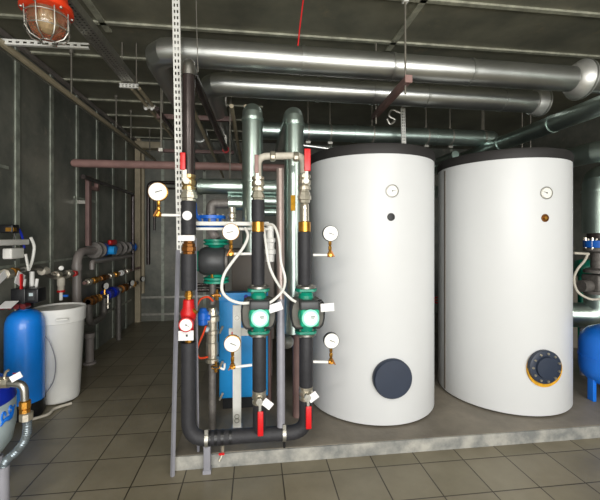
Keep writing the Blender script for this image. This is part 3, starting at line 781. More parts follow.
for s in (-1, 1): MB().cyl((tx+.03+s*.03, p.y-.02, tz-.055), (tx+.03+s*.03, p.y-.045, tz-.062), .014, 12).build('saddle_bolt', WHITE, t)
tag(MB().cyl((-.86, 3.3, 2.62), (-.86, 6.3, 2.62), .022, 12).build('thin_pipe', DARKP), 'thin dark pipe running away left of the duct elbow', 'pipe', 'thin ceiling pipes')
for (x, z, lab) in ((-.29, 2.61, 'thin light pipe receding behind the left riser, leftmost'), (.05, 2.61, 'thin light pipe receding behind the left riser, middle'), (.17, 2.61, 'thin light pipe receding behind the upright ducts')):
    tag(MB().cyl((x-.25, 3.12, z), (x-.25, 6.3, z-.1), .018, 12).build('thin_pipe', BEIGE), lab, 'pipe', 'thin ceiling pipes')
# white perforated strip crossing from wall to tray
t = thing('perforated_strip', 'white perforated strip reaching from left wall to cable tray', 'strip', (-1.6, 2.6, 2.79))
perf(MB(), (WX+.02, 2.62, 2.79), (-1.13, 2.62, 2.80), .036, (0, -1, 0), .045, cols=1).build('strip', WPAINT, t)
# suspended beige rail
t = thing('suspended_rail', 'beige rail hung on rods along the left wall', 'rail', (-1.67, 3.5, 2.77))
MB().box((-1.67, 3.6, 2.78), (.034, 5.4, .034), bev=.004).build('rail', BEIGE, t)
MB().box((-1.74, 3.6, 2.80), (.02, 5.4, .02)).build('side_conduit', ZINC, t)
for y in (2.0, 3.53, 4.6, 5.12, 6.0):
    MB().cyl((-1.67, y, 2.8), (-1.67, y, H), .009, 8).cyl((-1.67, y, H-.03), (-1.67, y, H), .02, 8).build('threaded_rod', RODM, t)

# caged red lamp
LZ = 1.93
c = atZ(47, 10, LZ); tilt = Matrix.Rotation(-.03, 3, 'Y')
t = thing('bulkhead_lamp', 'orange-red caged ceiling lamp with amber glass', 'lamp', c)
dn = (tilt @ V(0, 0, -1)).normalized()
def L(h): return c+dn*h
MB().lathe([(.03, -.22), (.07, -.2), (.09, -.14), (.1, -.05), (.1, -.02), (.122, -.015), (.124, .012), (.1, .02), (.085, .02)], c, dn, 40).build('housing', ORANGE, t)
MB.bolt_parts(t, ZINC, c+dn*.012, dn, .112, 6, .008, .01)
MB().lathe([(.088, .015), (.09, .05), (.086, .09), (.072, .125), (.04, .15), (0, .158)], c, dn, 32, caps=False).build('glass', GLASSA, t, 'amber ribbed glass dome')
MB().lathe([(.02, .0), (.025, .03), (.035, .07), (.02, .1), (0, .108)], c, dn, 20).build('bulb', BULB, t)
x, y = frame(dn); cg = MB()
for q in range(8):
    a = 2*PI*q/8; e = x*math.cos(a)+y*math.sin(a)
    cg.tube([L(.01)+e*.105, L(.12)+e*.102, L(.155)+e*.08, L(.172)+e*.035], .0035, 6)
for (h, r) in ((.045, .104), (.115, .103), (.172, .036)):
    cg.tube([L(h)+(x*math.cos(a)+y*math.sin(a))*r for a in [2*PI*q/28 for q in range(29)]], .0032, 6, caps=False)
cg.build('wire_cage', ZINC, t, 'steel wire guard')
MB().cyl(L(-.2), V(L(-.2).x, L(-.2).y, H), .014, 10).build('suspension_rod', RODM, t)

# ================================================================== SIDEWAYS PUMP + fittings column behind, px 200-222
t = thing('circulation_pump', 'large dark motor pump with green flanges left of the boiler', 'pump', atY(212, 262, 2.6), 'green circulation pumps')
pc = atY(214.5, 261, 2.62)
MB().lathe([(.05, -.105), (.085, -.1), (.1, -.07), (.1, .06), (.09, .075)], pc+V(.0, 0, 0), (1, .0, 0), 28).build('motor', DKGREY, t, 'dark motor drum')
MB().lathe([(.03, 0), (.066, .0), (.072, .01), (.072, .045), (.05, .05)], pc+V(-.148, 0, 0), (1, 0, 0), 24).build('motor_end', GREEN, t)
MB().lathe([(.05, 0), (.085, .0), (.085, .018), (.05, .02)], pc+V(.078, 0, 0), (1, 0, 0), 24).build('motor_plate', CAST, t)
for s in (1, -1):
    f = MB().lathe([(.03, 0), (.09, .0), (.09, .014), (.075, .018), (.075, .022), (.09, .026), (.09, .038), (.06, .044), (.05, .06)], pc+V(0.01, 0.02, s*.155), (0, 0, -s), 24).build('flange', GREEN, t)
    MB.bolt_parts(f, ZINC, pc+V(0.01, .02, s*.15), (0, 0, s), .068, 6, .008, .014)
# blue flanged valve above
vc = atY(211, 222, 2.66)
t = thing('flanged_valve', 'dark blue flanged butterfly valve above the large dark pump', 'valve', vc)
f = MB().lathe([(.04, -.045), (.105, -.045), (.105, -.022), (.085, -.02), (.085, .02), (.105, .022), (.105, .045), (.04, .045)], vc, (0, 0, 1), 28).build('body', BLUEV, t)
MB.bolt_parts(f, ZINC, vc+V(0, 0, -.055), (0, 0, 1), .09, 10, .010, .11)
MB().tube(smooth([vc+V(-.06, -.08, .0), vc+V(-.09, -.09, .05), vc+V(-.1, -.09, .13)]), .012, 8).build('lever', BLUEV, t)
MB().cyl(pc+V(0.01, .02, .152), vc-V(0, 0, .052), .035, 16).build('pipe_stub', PVC, t, 'grey pipe stub')
# grey elbow above the blue valve
a = atY(213, 196, 2.66)
t = thing('grey_elbow', 'grey pipe elbow rising from the blue flanged valve', 'fitting', vc+V(0, 0, .06))
MB().tube(fillet([vc+V(0, 0, .052), vc+V(0, 0, .135), vc+V(.13, 0, .135)], .07, 6), .036, 20).build('elbow', CAST, t)
MB().lathe([(.036, 0), (.049, 0), (.049, .12), (.036, .12)], vc+V(.125, 0, .135), (1, 0, 0), 24).build('collar', GALVD, t, 'short silver jacket')
# corrugated white fitting stack under it (px 232, 207-222)
p = atY(232, 222, 2.55)
tag(MB().lathe([(.02, 0), (.028, .005), (.028, .02), (.02, .025), (.03, .03), (.03, .055), (.022, .06), (.026, .07), (.026, .1), (.015, .105)], p, (0, 0, 1), 16).build('air_vent', NICKEL), 'small ribbed nickel air vent standing on the white rail', 'fitting')
# column of fittings below the pump
cx = pc.x-.018; cy = pc.y+.02
t = thing('fitting_column', 'upright chain of grey steel fittings below the large pump', 'pipe', (cx, cy, PLZ))
zt = pc.z-.10; 
def zc2(py): return atY(213, py, cy).z
MB().tube(smooth([(cx, cy, zt), (cx+.005, cy, zc2(294)), (cx, cy-.0, zc2(304))]), .024, 16).build('neck', CAST, t)
MB().lathe([(.034, 0), (.05, .004), (.05, .03), (.036, .035), (.036, .05), (.045, .055), (.045, .14), (.04, .145), (.04, .2), (.047, .205), (.047, .23), (.04, .235), (.04, .29), (.054, .295), (.054, .33), (.042, .34), (.042, .36), (.03, .39)], (cx, cy, zc2(362)), (0, 0, 1), 12).build('union_stack', NICKEL, t, ang=20)
MB().cyl((cx, cy, PLZ), (cx, cy, zc2(362)), .026, 16).build('tail_pipe', CAST, t)
for (pa, pb, nm, lab) in ((212, 280, 'gauge_cock', 'upper small brass cock below the large dark pump'), (217, 296, 'gauge_cock', 'middle small brass cock beside the fitting column'), (216, 368, 'drain_cock', 'lowest brass cock with white spout beside boiler foot')):
    p = atY(pa, pb, cy-.055)
    t = thing(nm, lab, 'valve', p, 'small brass cocks')
    MB().lathe([(.009, -.03), (.012, -.028), (.012, .0), (.016, .004), (.016, .02), (.009, .024), (.009, .045)], p, (0, 0, 1), 8).cyl(p+V(-.028, 0, 0), p+V(.028, 0, 0), .009, 8).cyl(p, V(cx, cy-.02, p.z), .009, 8).build('body', BRASS, t)
    MB().box(p+V(0, -.016, .01), (.045, .006, .01)).build('lever', BRONZE if pb < 300 else RUBBER, t)
    if pb > 300: MB().tube(smooth([p+V(.03, 0, 0), p+V(.055, 0, -.01), p+V(.06, 0, .03)]), .008, 8).build('spout', WHITE, t)
# blue water meter & orange cables
p = atY(203, 318, 2.6)
t = thing('blue_valve', 'small blue valve body left of the fitting column', 'valve', p)
MB().lathe([(.022, -.05), (.034, -.045), (.034, -.01), (.04, -.005), (.04, .04), (.03, .05), (.02, .07)], p, (0, 0, 1), 14).cyl(p+V(-.05, 0, 0), p+V(.05, 0, 0), .02, 12).build('body', BLUEV, t)
MB().lathe([(.012, 0), (.02, .01), (.02, .03), (.01, .035)], p+V(.025, -.03, -.09), (.2, 0, 1), 10).build('connector', PALEB, t)
tag(MB().tube(smooth([atY(197, 306, 2.55), atY(201, 299, 2.55), atY(208, 297, 2.56), atY(213, 301, 2.58)]), .007, 8).build('orange_cable', ORHOSE), 'short orange cable arching over the blue valve', 'cable', 'orange cables')
tag(MB().tube(smooth([atY(206, 326, 2.54), atY(203, 334, 2.54), atY(198, 346, 2.54), atY(197, 353, 2.54), atY(200, 358, 2.55), atY(208, 357, 2.58)]), .007, 8).build('orange_cable', ORHOSE), 'long orange cable looping down left of the fitting column', 'cable', 'orange cables')
tag(MB().cyl((X1+.12, 3.4, PLZ), (X1+.12, 3.4, 1.15), .018, 12).build('upright_pipe', DARKP), 'dark thin upright pipe beside the blue valve', 'pipe')
# dark thin rods/pipes across the back at boiler-top height
for py, lab in ((285, 'upper dark pipe crossing behind the large dark pump'), (290, 'lower dark pipe crossing behind the large dark pump')):
    a = atY(197, py, 2.9); b = atY(224, py, 2.9)
    tag(MB().cyl(a, b, .016, 10).build('cross_pipe', DARKP), lab, 'pipe', 'dark crossing pipes')

# white cables and hoses
tag(MB().tube(smooth([atY(245, 228, 2.38), atY(248, 236, 2.34), atY(243, 248, 2.3), atY(233, 261, 2.27), atY(224, 275, 2.25), atY(222, 290, 2.24), atY(229, 299, 2.22), atY(240, 303, 2.22), atY(250, 303, 2.225)]), .0095, 10).build('white_hose', WHOSE), 'white cable looping left into the pump beside boiler', 'cable', 'white pump cables')
tag(MB().tube(smooth([atY(266, 224, 2.36), atY(274, 226, 2.3), atY(279, 240, 2.25), atY(281, 262, 2.2), atY(285, 278, 2.18), atY(283, 290, 2.2), atY(275, 299, 2.2), atY(269, 303, 2.2)]), .0085, 10).build('white_hose', WHOSE), 'white cable from the rail curling back to the pump beside boiler', 'cable', 'white pump cables')
tag(MB().tube(smooth([atY(264, 228, 2.36), atY(266, 245, 2.26), atY(270, 268, 2.23), atY(280, 287, 2.245), atY(290, 298, 2.235), atY(296, 302, 2.22)]), .0085, 10).build('white_hose', WHOSE), 'white cable crossing over to the pump beside the white tank', 'cable', 'white pump cables')
# white chain of fittings behind (px 271, 225-260)
p = atY(270, 262, 2.455)
tag(MB().lathe([(.02, 0), (.03, .004), (.03, .05), (.04, .055), (.04, .085), (.03, .09), (.03, .13), (.038, .135), (.038, .16), (.026, .165), (.026, .25)], p, (0, 0, 1), 10).build('fitting_stack', WHITE), 'stack of white fittings between the upright ducts', 'fitting')
p = atY(285, 338, 2.6)
tag(MB().lathe([(.03, 0), (.045, .01), (.05, .04), (.03, .07), (0, .08)], p+V(.03, 0, -.03), (-.6, -.8, .3), 18).build('duct_end_plug', GALV), 'rounded bright plug at the foot of the right duct', 'fitting')
tag(MB().cyl(atY(269, 330, 3.0)+V(0, 0, 0), V(atY(269, 330, 3.0).x, 3.0, PLZ), .02, 12).build('upright_pipe', PINKD), 'brown upright pipe right of the boiler cabinet', 'pipe')
tag(MB().cyl(V(atY(297, 330, 2.8).x, 2.8, PLZ), V(atY(297, 330, 2.8).x, 2.8, .98), .035, 16).build('upright_pipe', PINKD), 'brown upright pipe behind the right pump riser', 'pipe')

# ================================================================== LEFT SIDE: softener
def polar(px, d):
    a = math.atan((px-300)/F)+TH
    return d*math.sin(a), d*math.cos(a)
bx, by = polar(25, 3.80)
t = thing('filter_vessel', 'tall blue fibreglass filter vessel with black control head', 'filter vessel', (bx, by, 0))
R = .139
MB().lathe([(R-.004, .06), (R, .09), (R, .74), (R*.97, .79), (R*.86, .835), (R*.62, .87), (R*.3, .885), (.04, .89), (.04, .91)], (bx, by, 0), (0, 0, 1), 48).build('vessel', BLUE, t)
MB().lathe([(R*.86, 0), (R*.93, .0), (R+.006, .04), (R+.006, .13), (R-.004, .132)], (bx, by, 0), (0, 0, 1), 40).build('base', BLKPL, t, 'black moulded foot')
hd = MB().lathe([(.05, .89), (.062, .895), (.062, .935), (.05, .96)], (bx, by, 0), (0, 0, 1), 20)
hd.box((bx-.005, by+.0, 1.005), (.11, .17, .13), bev=.008).build('control_head', BLKPL, t, 'black control head')
MB().box((bx+.1, by-.03, 1.01), (.10, .12, .115), bev=.008).build('display_unit', BLKPL, t, 'black display unit')
dv = V(bx+.1, by-.092, 1.01)
MB().box(dv, (.05, .004, .07), bev=.001).build('display', DKGREY, t)
MB().box(dv+V(0, -.003, .012), (.03, .002, .025)).build('screen', PALEB, t)
MB().box(V(bx-.03, by-.16, .955), (.1, .1, .004), rot=Matrix.Rotation(.4, 3, 'X')).build('paper_tag', PAPER, t)
b = MB()
for q in range(4): b.cyl((bx-.09+q*.05, by-.13, .93), (bx-.09+q*.05, by-.06, .93), .022, 12)
b.cyl((bx-.15, by-.1, .93), (bx+.02, by-.1, .93), .014, 10)
b.build('connector', MAROON, t, 'dark red port connector')
b = MB()
for s in (-1, 1): b.cyl((bx+.05*s, by+.05, 1.0), (bx+.05*s, by+.08, 1.13), .013, 10)
b.build('port_pipe', WHITE, t)
# sticker line on vessel
MB().box((bx+.02, by-R*.995, .4), (.06, .003, .008)).build('label_strip', REDCAST, t)
# brine barrel
bx2, by2 = polar(60, 4.0)
t = thing('brine_barrel', 'white plastic brine barrel with slightly sunken lid', 'barrel', (bx2, by2, 0))
MB().lathe([(.13, 0), (.152, .01), (.160, .04), (.2, .80), (.203, .805)], (bx2, by2, 0), (0, 0, 1), 56).build('body', BARREL, t)
MB().lathe([(.2, .72), (.206, .725), (.209, .80), (.212, .835), (.206, .85), (.202, .848), (.195, .835), (.12, .838), (0, .845)], (bx2, by2, 0), (0, 0, 1), 56).build('lid', BARREL, t)
MB().box((bx2+.12, by2-.21, .77), (.09, .02, .02), rot=Matrix.Rotation(.45, 3, 'Z'), bev=.006).build('handle', BARREL, t)
# thin drain hose on the floor
tag(MB().tube(smooth([(bx+.1, by-.13, .014), (bx+.2, by-.05, .014), (bx2+.08, by2-.24, .014), (bx2+.17, by2-.15, .014)]), .012, 10).build('floor_hose', CREAM), 'pale hose lying on the floor around the brine barrel', 'hose')
p0 = V(bx2+.22*math.sin(-.25), by2-.235, .72)
tag(MB().tube(smooth([V(bx2-.06, by2-.225, .68), V(bx2+.02, by2-.225, .6), V(bx2+.07, by2-.215, .42), V(bx2+.05, by2-.205, .24), V(bx2-.02, by2-.205, .12), V(bx2-.05, by2-.2, .02)]), .004, 8).build('thin_hose', GPIPE), 'thin grey tube curling down the front of the barrel', 'hose')

# round tank in bottom left corner
cx, cy = -1.663, 2.273
zc = .40
t = thing('pressure_tank', 'squat round tank with blue top and pale shell, lower left corner', 'tank', (cx, cy, 0))
R = .25
MB().lathe([(0, .17), (.1, .18), (R*.7, .21), (R*.93, .29), (R, .38), (R*1.0, .50), (R*.99, .545)], (cx, cy, 0), (0, 0, 1), 48).build('shell', PALEB, t)
MB().lathe([(R*.99, .54), (R*1.01, .545), (R*.97, .61), (R*.82, .645), (R*.5, .67), (.06, .68), (.04, .69)], (cx, cy, 0), (0, 0, 1), 48).build('cap', BLUED, t, 'deep blue domed top')
def on_shell(a, z, r=R+.003): return V(cx+r*math.cos(a), cy+r*math.sin(a), z)
a0 = .10
m = MB()
m.tube([on_shell(a0-.34+.07*q, .43+.012*math.sin(q*1.2)+.008*q, R+.001) for q in range(8)], .012, 8, rf=lambda f: .004+.011*math.sin(PI*min(1, f*1.1)))
m.tube([on_shell(a0-.26+.05*math.cos(q), .475+.026*math.sin(q), R+.001) for q in [x*.6 for x in range(9)]], .006, 8)
m.tube([on_shell(a0-.05+.05*math.cos(q), .49+.022*math.sin(q), R+.001) for q in [x*.6 for x in range(8)]], .006, 8)
m.build('logo_stroke', BLUET, t, 'blue brush-style emblem')
for a in (.4, 2.5, 4.6):
    MB().cyl((cx+.17*math.cos(a), cy+.17*math.sin(a), 0), (cx+.17*math.cos(a), cy+.17*math.sin(a), .2), .02, 10).build('leg', GPIPE, t)
# supply hose in front of it
Zh = 1.80
t = thing('corrugated_hose', 'grey corrugated hose with brass collar hanging before the round tank', 'hose', atZ(2, 480, Zh))
hp = smooth([atZ(27, 417, Zh), atZ(27.5, 428, Zh), atZ(25, 440, Zh), atZ(16, 452, Zh), atZ(6, 461, Zh), atZ(3, 470, Zh)], 12)
m = MB(); n = len(hp)
m.tube(hp, .02, 16, rf=lambda f: .019+.002*math.sin(f*170)); m.build('flexible_tube', FLEX, t)
lo = atZ(3, 466, Zh); MB().cyl(lo, V(lo.x, lo.y, 0), .028, 16).build('standpipe', GPIPE, t)
MB().lathe([(.02, 0), (.024, 0), (.024, .02), (.02, .024), (.026, .028), (.026, .06), (.018, .065)], atZ(25, 407, Zh)-V(0, 0, .03), (0, 0, 1), 8).build('brass_collar', BRASS, t)
MB().lathe([(.026, 0), (.03, .002), (.03, .035), (.024, .04)], atZ(26.3, 416, Zh)-V(0, 0, .02), (0, 0, 1), 8).build('hex_nut', NICKEL, t)
MB().tube(fillet([atZ(9, 383, Zh), atZ(24, 384, Zh), atZ(25, 401, Zh)], .06, 8), .018, 16).build('elbow', STEEL, t)
MB().lathe([(.02, 0), (.03, .005), (.03, .03), (.022, .035), (.028, .045), (.028, .07), (.02, .075)], atZ(-6, 383, Zh), (1, 0, 0), 8).build('ball_valve_body', NICKEL, t)
MB().cyl(atZ(-40, 383, Zh), atZ(-4, 383, Zh), .02, 14).build('inlet_pipe', STEEL, t)
MB().box(atZ(16, 377, Zh-.03), (.055, .003, .03), rot=Matrix.Rotation(-.5, 3, 'Y')).build('paper_tag', PAPER, t)
MB().tube(smooth([atZ(4, 378, Zh), atZ(6, 372, Zh), atZ(9, 370, Zh)]), .006, 6).build('bleed_lever', NICKEL, t)

# ---- wall runs on the left, plane X
WP = -1.96
def W(px, py, X=WP): return atX(px, py, X)
# grey pvc header
t = thing('pvc_header', 'thick grey pipe rising behind the barrel and turning along wall', 'pipe', V(WP, W(80, 300).y, 0))
a = W(76.8, 300); e = W(94, 250.5)
zt = W(82, 251.5).z
MB().tube(fillet([V(WP, a.y, .0), V(WP, a.y, zt), V(WP, a.y+.42, zt)], .17, 8), .046, 20).ring((WP, a.y, zt-.17), (0, 0, 1), .04, .053, .06).build('pipe', PVC, t)
hy = a.y
ZV = zt
def vchain(name, label, cat, prof, mt, y, z=ZV, X=WP, segs=14, group=None, ang=25):
    return tag(MB().lathe(prof, (X, y, z), (0, 1, 0), segs).build(name, mt, ang=ang), label, cat, group)
vchain('pipe_flange', 'grey flange left of the blue wall valve', 'fitting', [(.05, 0), (.1, 0), (.1, .03), (.06, .04), (.06, .12), (.1, .13), (.1, .155), (.04, .16)], CAST, hy+.42, group='wall pipe flanges')
t = thing('wall_valve', 'blue wall valve with red hand lever on the grey header', 'valve', V(WP, hy+.7, ZV), 'blue wall valves')
MB().lathe([(.05, 0), (.07, .01), (.085, .08), (.085, .16), (.06, .24), (.045, .5)], (WP, hy+.585, ZV), (0, 1, 0), 16).build('body', BLUEV, t)
MB().cyl((WP+.02, hy+.7, ZV-.01), (WP+.15, hy+.7, ZV-.01), .055, 16).build('drum', BLUEB, t)
MB().box((WP+.04, hy+.9, ZV+.09), (.05, .22, .07), bev=.02).cyl((WP, hy+.95, ZV), (WP, hy+.95, ZV+.09), .02, 10).build('lever', REDCAST, t)
vchain('pipe_flange', 'grey flange right of the blue wall valve', 'fitting', [(.04, 0), (.1, .0), (.1, .03), (.055, .04), (.055, .2), (.1, .21), (.1, .24), (.055, .26), (.055, .42), (.09, .43), (.09, .46), (.04, .47)], CAST, hy+1.085, group='wall pipe flanges')
vchain('wall_valve', 'small far blue valve at the end of the header', 'valve', [(.04, 0), (.075, .0), (.075, .06), (.055, .08), (.055, .2), (.075, .22), (.075, .28), (.03, .3)], BLUEV, hy+1.56, group='blue wall valves')
t = thing('pvc_drop', 'short grey stub pipe below the header flanges', 'pipe', V(WP+.06, hy+.3, ZV-.2))
MB().tube(fillet([(WP+.04, hy+.28, ZV-.22), (WP+.04, hy+.28, ZV-.13), (WP+.04, hy+1.6, ZV-.13)], .03, 5), .028, 14).build('pipe', PVC, t)
# brass run
z2 = W(110, 276).z
y0 = W(84, 281).y; y1 = W(146, 271).y
t = thing('brass_valve_run', 'long row of brass and nickel valves on the left wall', 'pipe', V(WP, (y0+y1)/2, z2))
MB().cyl((WP, y0, z2), (WP, WY-.15, z2), .02, 12).build('pipe', PINK, t)
def lerp(a, b, f): return a+(b-a)*f
for (f0, w, mt, nm) in ((.03, .1, NICKEL, 'union'), (.12, .16, BRASS, 'valve'), (.24, .22, BRONZE, 'strainer'), (.4, .12, NICKEL, 'union'), (.5, .14, BRASS, 'valve'), (.62, .12, WHITE, 'union'), (.75, .1, NICKEL, 'union')):
    y = lerp(y0, 6.2, f0)
    MB().lathe([(.02, 0), (.036, .004), (.036, w*.25), (.026, w*.3), (.044, w*.45), (.044, w*.6), (.026, w*.7), (.036, w*.75), (.036, w)], (WP, y, z2), (0, 1, 0), 8).build(nm, mt, t, ang=20)
# lower dark run with gauges
z3 = W(110, 293).z
y0 = W(88, 302).y
z3 = .72
t = thing('lower_valve_run', 'lower row of dark and brass valves on the left wall', 'pipe', V(WP, (y0+y1)/2, z3))
MB().cyl((WP, y0, z3), (WP, 6.3, z3), .032, 14).build('pipe', CAST, t)
for (f0, w, mt, nm, r) in ((.0, .16, BRONZE, 'valve', .06), (.12, .1, BRASS, 'union', .05), (.3, .3, BLUED, 'meter', .075), (.5, .1, NICKEL, 'union', .05), (.62, .22, BRONZE, 'valve', .06), (.8, .12, NICKEL, 'union', .05), (.9, .12, BRASS, 'valve', .05)):
    y = lerp(y0, 6.2, f0)
    MB().lathe([(.03, 0), (r, .004), (r, w*.3), (r*.7, w*.4), (r*.7, w*.6), (r, w*.7), (r, w)], (WP, y, z3), (0, 1, 0), 10).build(nm, mt, t, ang=20)
for (px, py, lab) in ((104, 286, 'small round gauge nearest on the lower wall run'), (130.5, 283, 'small round gauge midway on the lower wall run'), (141.5, 279, 'small round gauge farthest on the lower wall run')):
    p = W(px, py, WP+.05)
    g = thing('wall_gauge', lab, 'gauge', p, 'small wall gauges')
    MB().lathe([(.044, 0), (.046, .003), (.046, .03), (.04, .032)], p, (1, -.35, 0), 20).build('case', BLKPL, g)
    MB().lathe([(.041, .03), (.041, .036)], p, (1, -.35, 0), 20).build('dial', DIALW, g)
    MB().cyl((p.x, p.y+.02, z3+.03), (p.x, p.y+.02, p.z-.045), .014, 8).build('stem', BRASS, g)
tag(MB().cyl((WP+.06, W(103, 300).y, z3-.16), (WP+.06, W(103, 300).y, z3+.02), .014, 8).box((WP+.06, W(103, 300).y, z3-.1), (.05, .05, .02)).build('drain_cock', NICKEL), 'nickel drain cock hanging under the lower wall run', 'valve')
tag(MB().tube(fillet([(WP, 4.55, z3-.03), (WP, 4.55, .45), (WP, 5.0, .45), (WP, 5.0, z3-.03)], .12, 6), .04, 14).build('loop_pipe', CAST), 'dark U-shaped pipe loop below the lower wall run', 'pipe')
tag(MB().cyl((WP, 5.5, 0), (WP, 5.5, z3-.03), .035, 14).build('drop_pipe', CAST), 'dark pipe dropping to the floor at the wall run end', 'pipe')
tag(MB().lathe([(.07, 0), (.07, .02), (.045, .03), (.045, .3), (.055, .31), (.055, .36)], (WP+.03, W(87, 340).y, 0), (0, 0, 1), 16).build('floor_drain_pipe', PVC), 'short grey drain pipe standing behind the barrel', 'pipe')
# upper wall pipes
t = thing('primed_pipe', 'brown-pink upright pipe with angled bracket on left wall', 'pipe', V(WP, W(88.5, 200).y, 1.4))
yy = W(88.5, 200).y
MB().box((WP, yy, (W(88, 176).z+ZV)/2+.03), (.045, .075, W(88, 176).z-ZV-.06), bev=.006).build('upright', PINKD, t)
MB().box((WP, yy+.13, W(88, 187).z), (.045, .2, .04)).box((WP, yy+.22, W(88, 187).z+.03), (.045, .04, .1)).build('bracket', PINK, t)
MB().box(((WP+WX)/2, yy, 1.9), (WP-WX, .03, .04)).build('wall_clip', ZINC, t)
a = W(80, 169); b = W(132, 191.5)
zq = W(100, 177).z
tag(MB().tube(fillet([V(WP+.03, a.y, 2.27-.1), V(WP+.03, W(131, 190).y, 2.27-.1), V(WP+.03, W(131, 190).y, .95)], .06, 6), .027, 14).build('wall_conduit', DARKP), 'dark conduit along left wall bending down near the back', 'pipe')
# pipes near the back corner
for (px, X, z0, z1_, r, mt, lab) in ((143, 0, .5, 3.1, .028, BEIGE, 'beige upright pipe in the back left corner'), (138, 0, .9, 3.1, .02, BEIGE, 'second thin beige upright pipe in the back left corner')):
    p = atY(px, 200, WY-r-.002)
    tag(MB().cyl((p.x, p.y, z0), (p.x, p.y, z1_), r, 12).build('corner_pipe', mt), lab, 'pipe', 'corner pipes')
a = atY(147.5, 290, WY-.08); zt = atY(150, 182, WY-.08).z
tag(MB().tube(fillet([(a.x, WY-.033, 1.0), (a.x, WY-.033, zt), (a.x+1.3, WY-.033, zt)], .12, 6), .032, 14).build('back_conduit', DARKP), 'dark pipe with rounded corner on the back wall', 'pipe')
tag(MB().tube(fillet([(a.x+.1, WY-.02, 1.6), (a.x+.1, WY-.02, zt-.1), (a.x+1.3, WY-.02, zt-.1)], .12, 6), .018, 14).build('back_conduit', DARKP), 'thin inner dark pipe following the rounded corner pipe', 'pipe')
jb = atY(149, 146, WY-.1)
tag(MB().box((jb.x, WY-.1, jb.z), (.42, .2, .11), bev=.01).build('junction_box', BEIGE), 'beige flat junction box high in the back left corner', 'box')

# left edge run with strainers (rows 262-300)
XL = -1.93
z4 = W(60, 274, XL).z
ya = W(-30, 275, XL).y; yb = hy-.08
t = thing('nickel_valve_run', 'wavy row of nickel valves above the brine barrel', 'pipe', V(XL, (ya+yb)/2, z4))
P = [V(XL, ya, z4-.02), V(XL, W(14, 272, XL).y, W(14, 272, XL).z), V(XL, W(32, 268, XL).y, W(32, 268, XL).z), V(XL, W(40, 268, XL).y, W(40, 268, XL).z), V(XL, W(51, 276, XL).y, W(51, 276, XL).z), V(XL, W(60, 274, XL).y, W(60, 274, XL).z), V(XL, yb, W(76, 273.5, XL).z)]
m = MB(); m.tube(smooth(P, 8), .024, 12); m.build('pipe', STEEL, t)
for (px, py, r, w, mt, nm) in ((7, 274, .042, .07, NICKEL, 'union'), (14, 272, .036, .06, BRASS, 'union'), (44, 271, .036, .09, CREAM, 'union'), (57, 275, .042, .07, NICKEL, 'union'), (68, 274, .042, .08, NICKEL, 'union'), (74, 273.5, .034, .05, REDCAST, 'union')):
    p = W(px, py, XL); MB().lathe([(.022, -w/2), (r, -w/2+.004), (r, w/2-.004), (.022, w/2)], p, (0, 1, 0), 8).build(nm, mt, t, ang=20)
g = W(61, 268, XL+.03)
MB().lathe([(.02, 0), (.022, .02), (.016, .022)], g+V(0, 0, .0), (.6, -1, 0), 16).build('small_gauge', DIALW, t)
p = W(61, 283, XL+.02)
MB().lathe([(.02, .12), (.036, .11), (.036, .04), (.03, .03), (.03, -.02), (.024, -.03)], p-V(0, 0, .06), (0, 0, 1), 14).build('filter_cup', CREAM, t)
MB().lathe([(.02, 0), (.036, .0), (.036, .02), (.02, .02)], p-V(0, 0, .09), (0, 0, 1), 14).build('red_collar', REDCAST, t)
MB().cyl(p-V(0, 0, .17), p-V(0, 0, .09), .016, 10).build('drain_tube', WHITE, t)
MB().box(p+V(.03, .02, -.13), (.05, .02, .02)).build('blue_lever', BLUEV, t)
p = W(20, 279, XL+.06)
MB().box(p, (.004, .1, .1), rot=Matrix.Rotation(-.5, 3, 'X')).build('paper_tag', PAPER, t)
MB().box(p+V(.01, .0, -.02), (.012, .022, .12)).build('red_lever', REDCAST, t)
p = W(2, 277, XL+.06); MB().box(p, (.004, .09, .06), rot=Matrix.Rotation(.5, 3, 'X')).build('paper_tag', PAPER, t)
p = W(32, 275, XL+.02); MB().cyl(p+V(0, 0, .03), p-V(0, 0, .12), .018, 12).build('white_drop', WHITE, t)

# white shelf arm with sensor head
t = thing('wall_bracket', 'white bracket arm with curved clamp on the left wall', 'bracket', W(15, 242, -1.95))
a = W(-20, 240, -1.93); b = W(27, 242, -1.93)
MB().box(((-1.96), (a.y+b.y)/2, (b.z)), (.10, b.y-a.y, .045), bev=.006).build('arm', WPAINT, t)
MB().box((-1.95, b.y-.14, b.z-.09), (.07, .16, .085), bev=.01).build('bracket_block', WPAINT, t)
MB().tube(smooth([V(-1.9, b.y, b.z+.04), V(-1.89, b.y+.03, b.z-.04), V(-1.9, b.y+.02, b.z-.16), V(-1.9, b.y-.03, b.z-.24)]), .012, 8).tube(smooth([V(-1.9, b.y-.03, b.z-.24), V(-1.9, b.y-.05, b.z-.17), V(-1.9, b.y-.07, b.z-.1)]), .01, 8).build('clamp', WPAINT, t)
p = W(15, 229, -1.95)
t = thing('socket_box', 'small black socket box with orange-brass cover above the bracket', 'electrical box', p)
MB().box(p+V(-.04, 0, 0), (.1, .09, .07), bev=.01).build('housing', BLKPL, t)
MB().box(p+V(.008, -.02, -.005), (.012, .035, .03)).box(p+V(-.02, -.047, -.005), (.04, .006, .03)).build('cover', BRASS, t)
tag(MB().tube(smooth([p+V(-.0, -.0, -.03), p+V(0, -.02, -.15), p+V(0, .0, -.26)]), .007, 8).build('black_cable', BLKPL), 'black cable dropping from the wall socket box', 'cable', 'socket cables')
tag(MB().tube(smooth([p+V(-.0, .05, -.0), p+V(0, .09, -.06), p+V(0, .12, -.16)]), .009, 8).build('blue_cable', BLUED), 'dark blue cable curving right from the socket box', 'cable', 'socket cables')

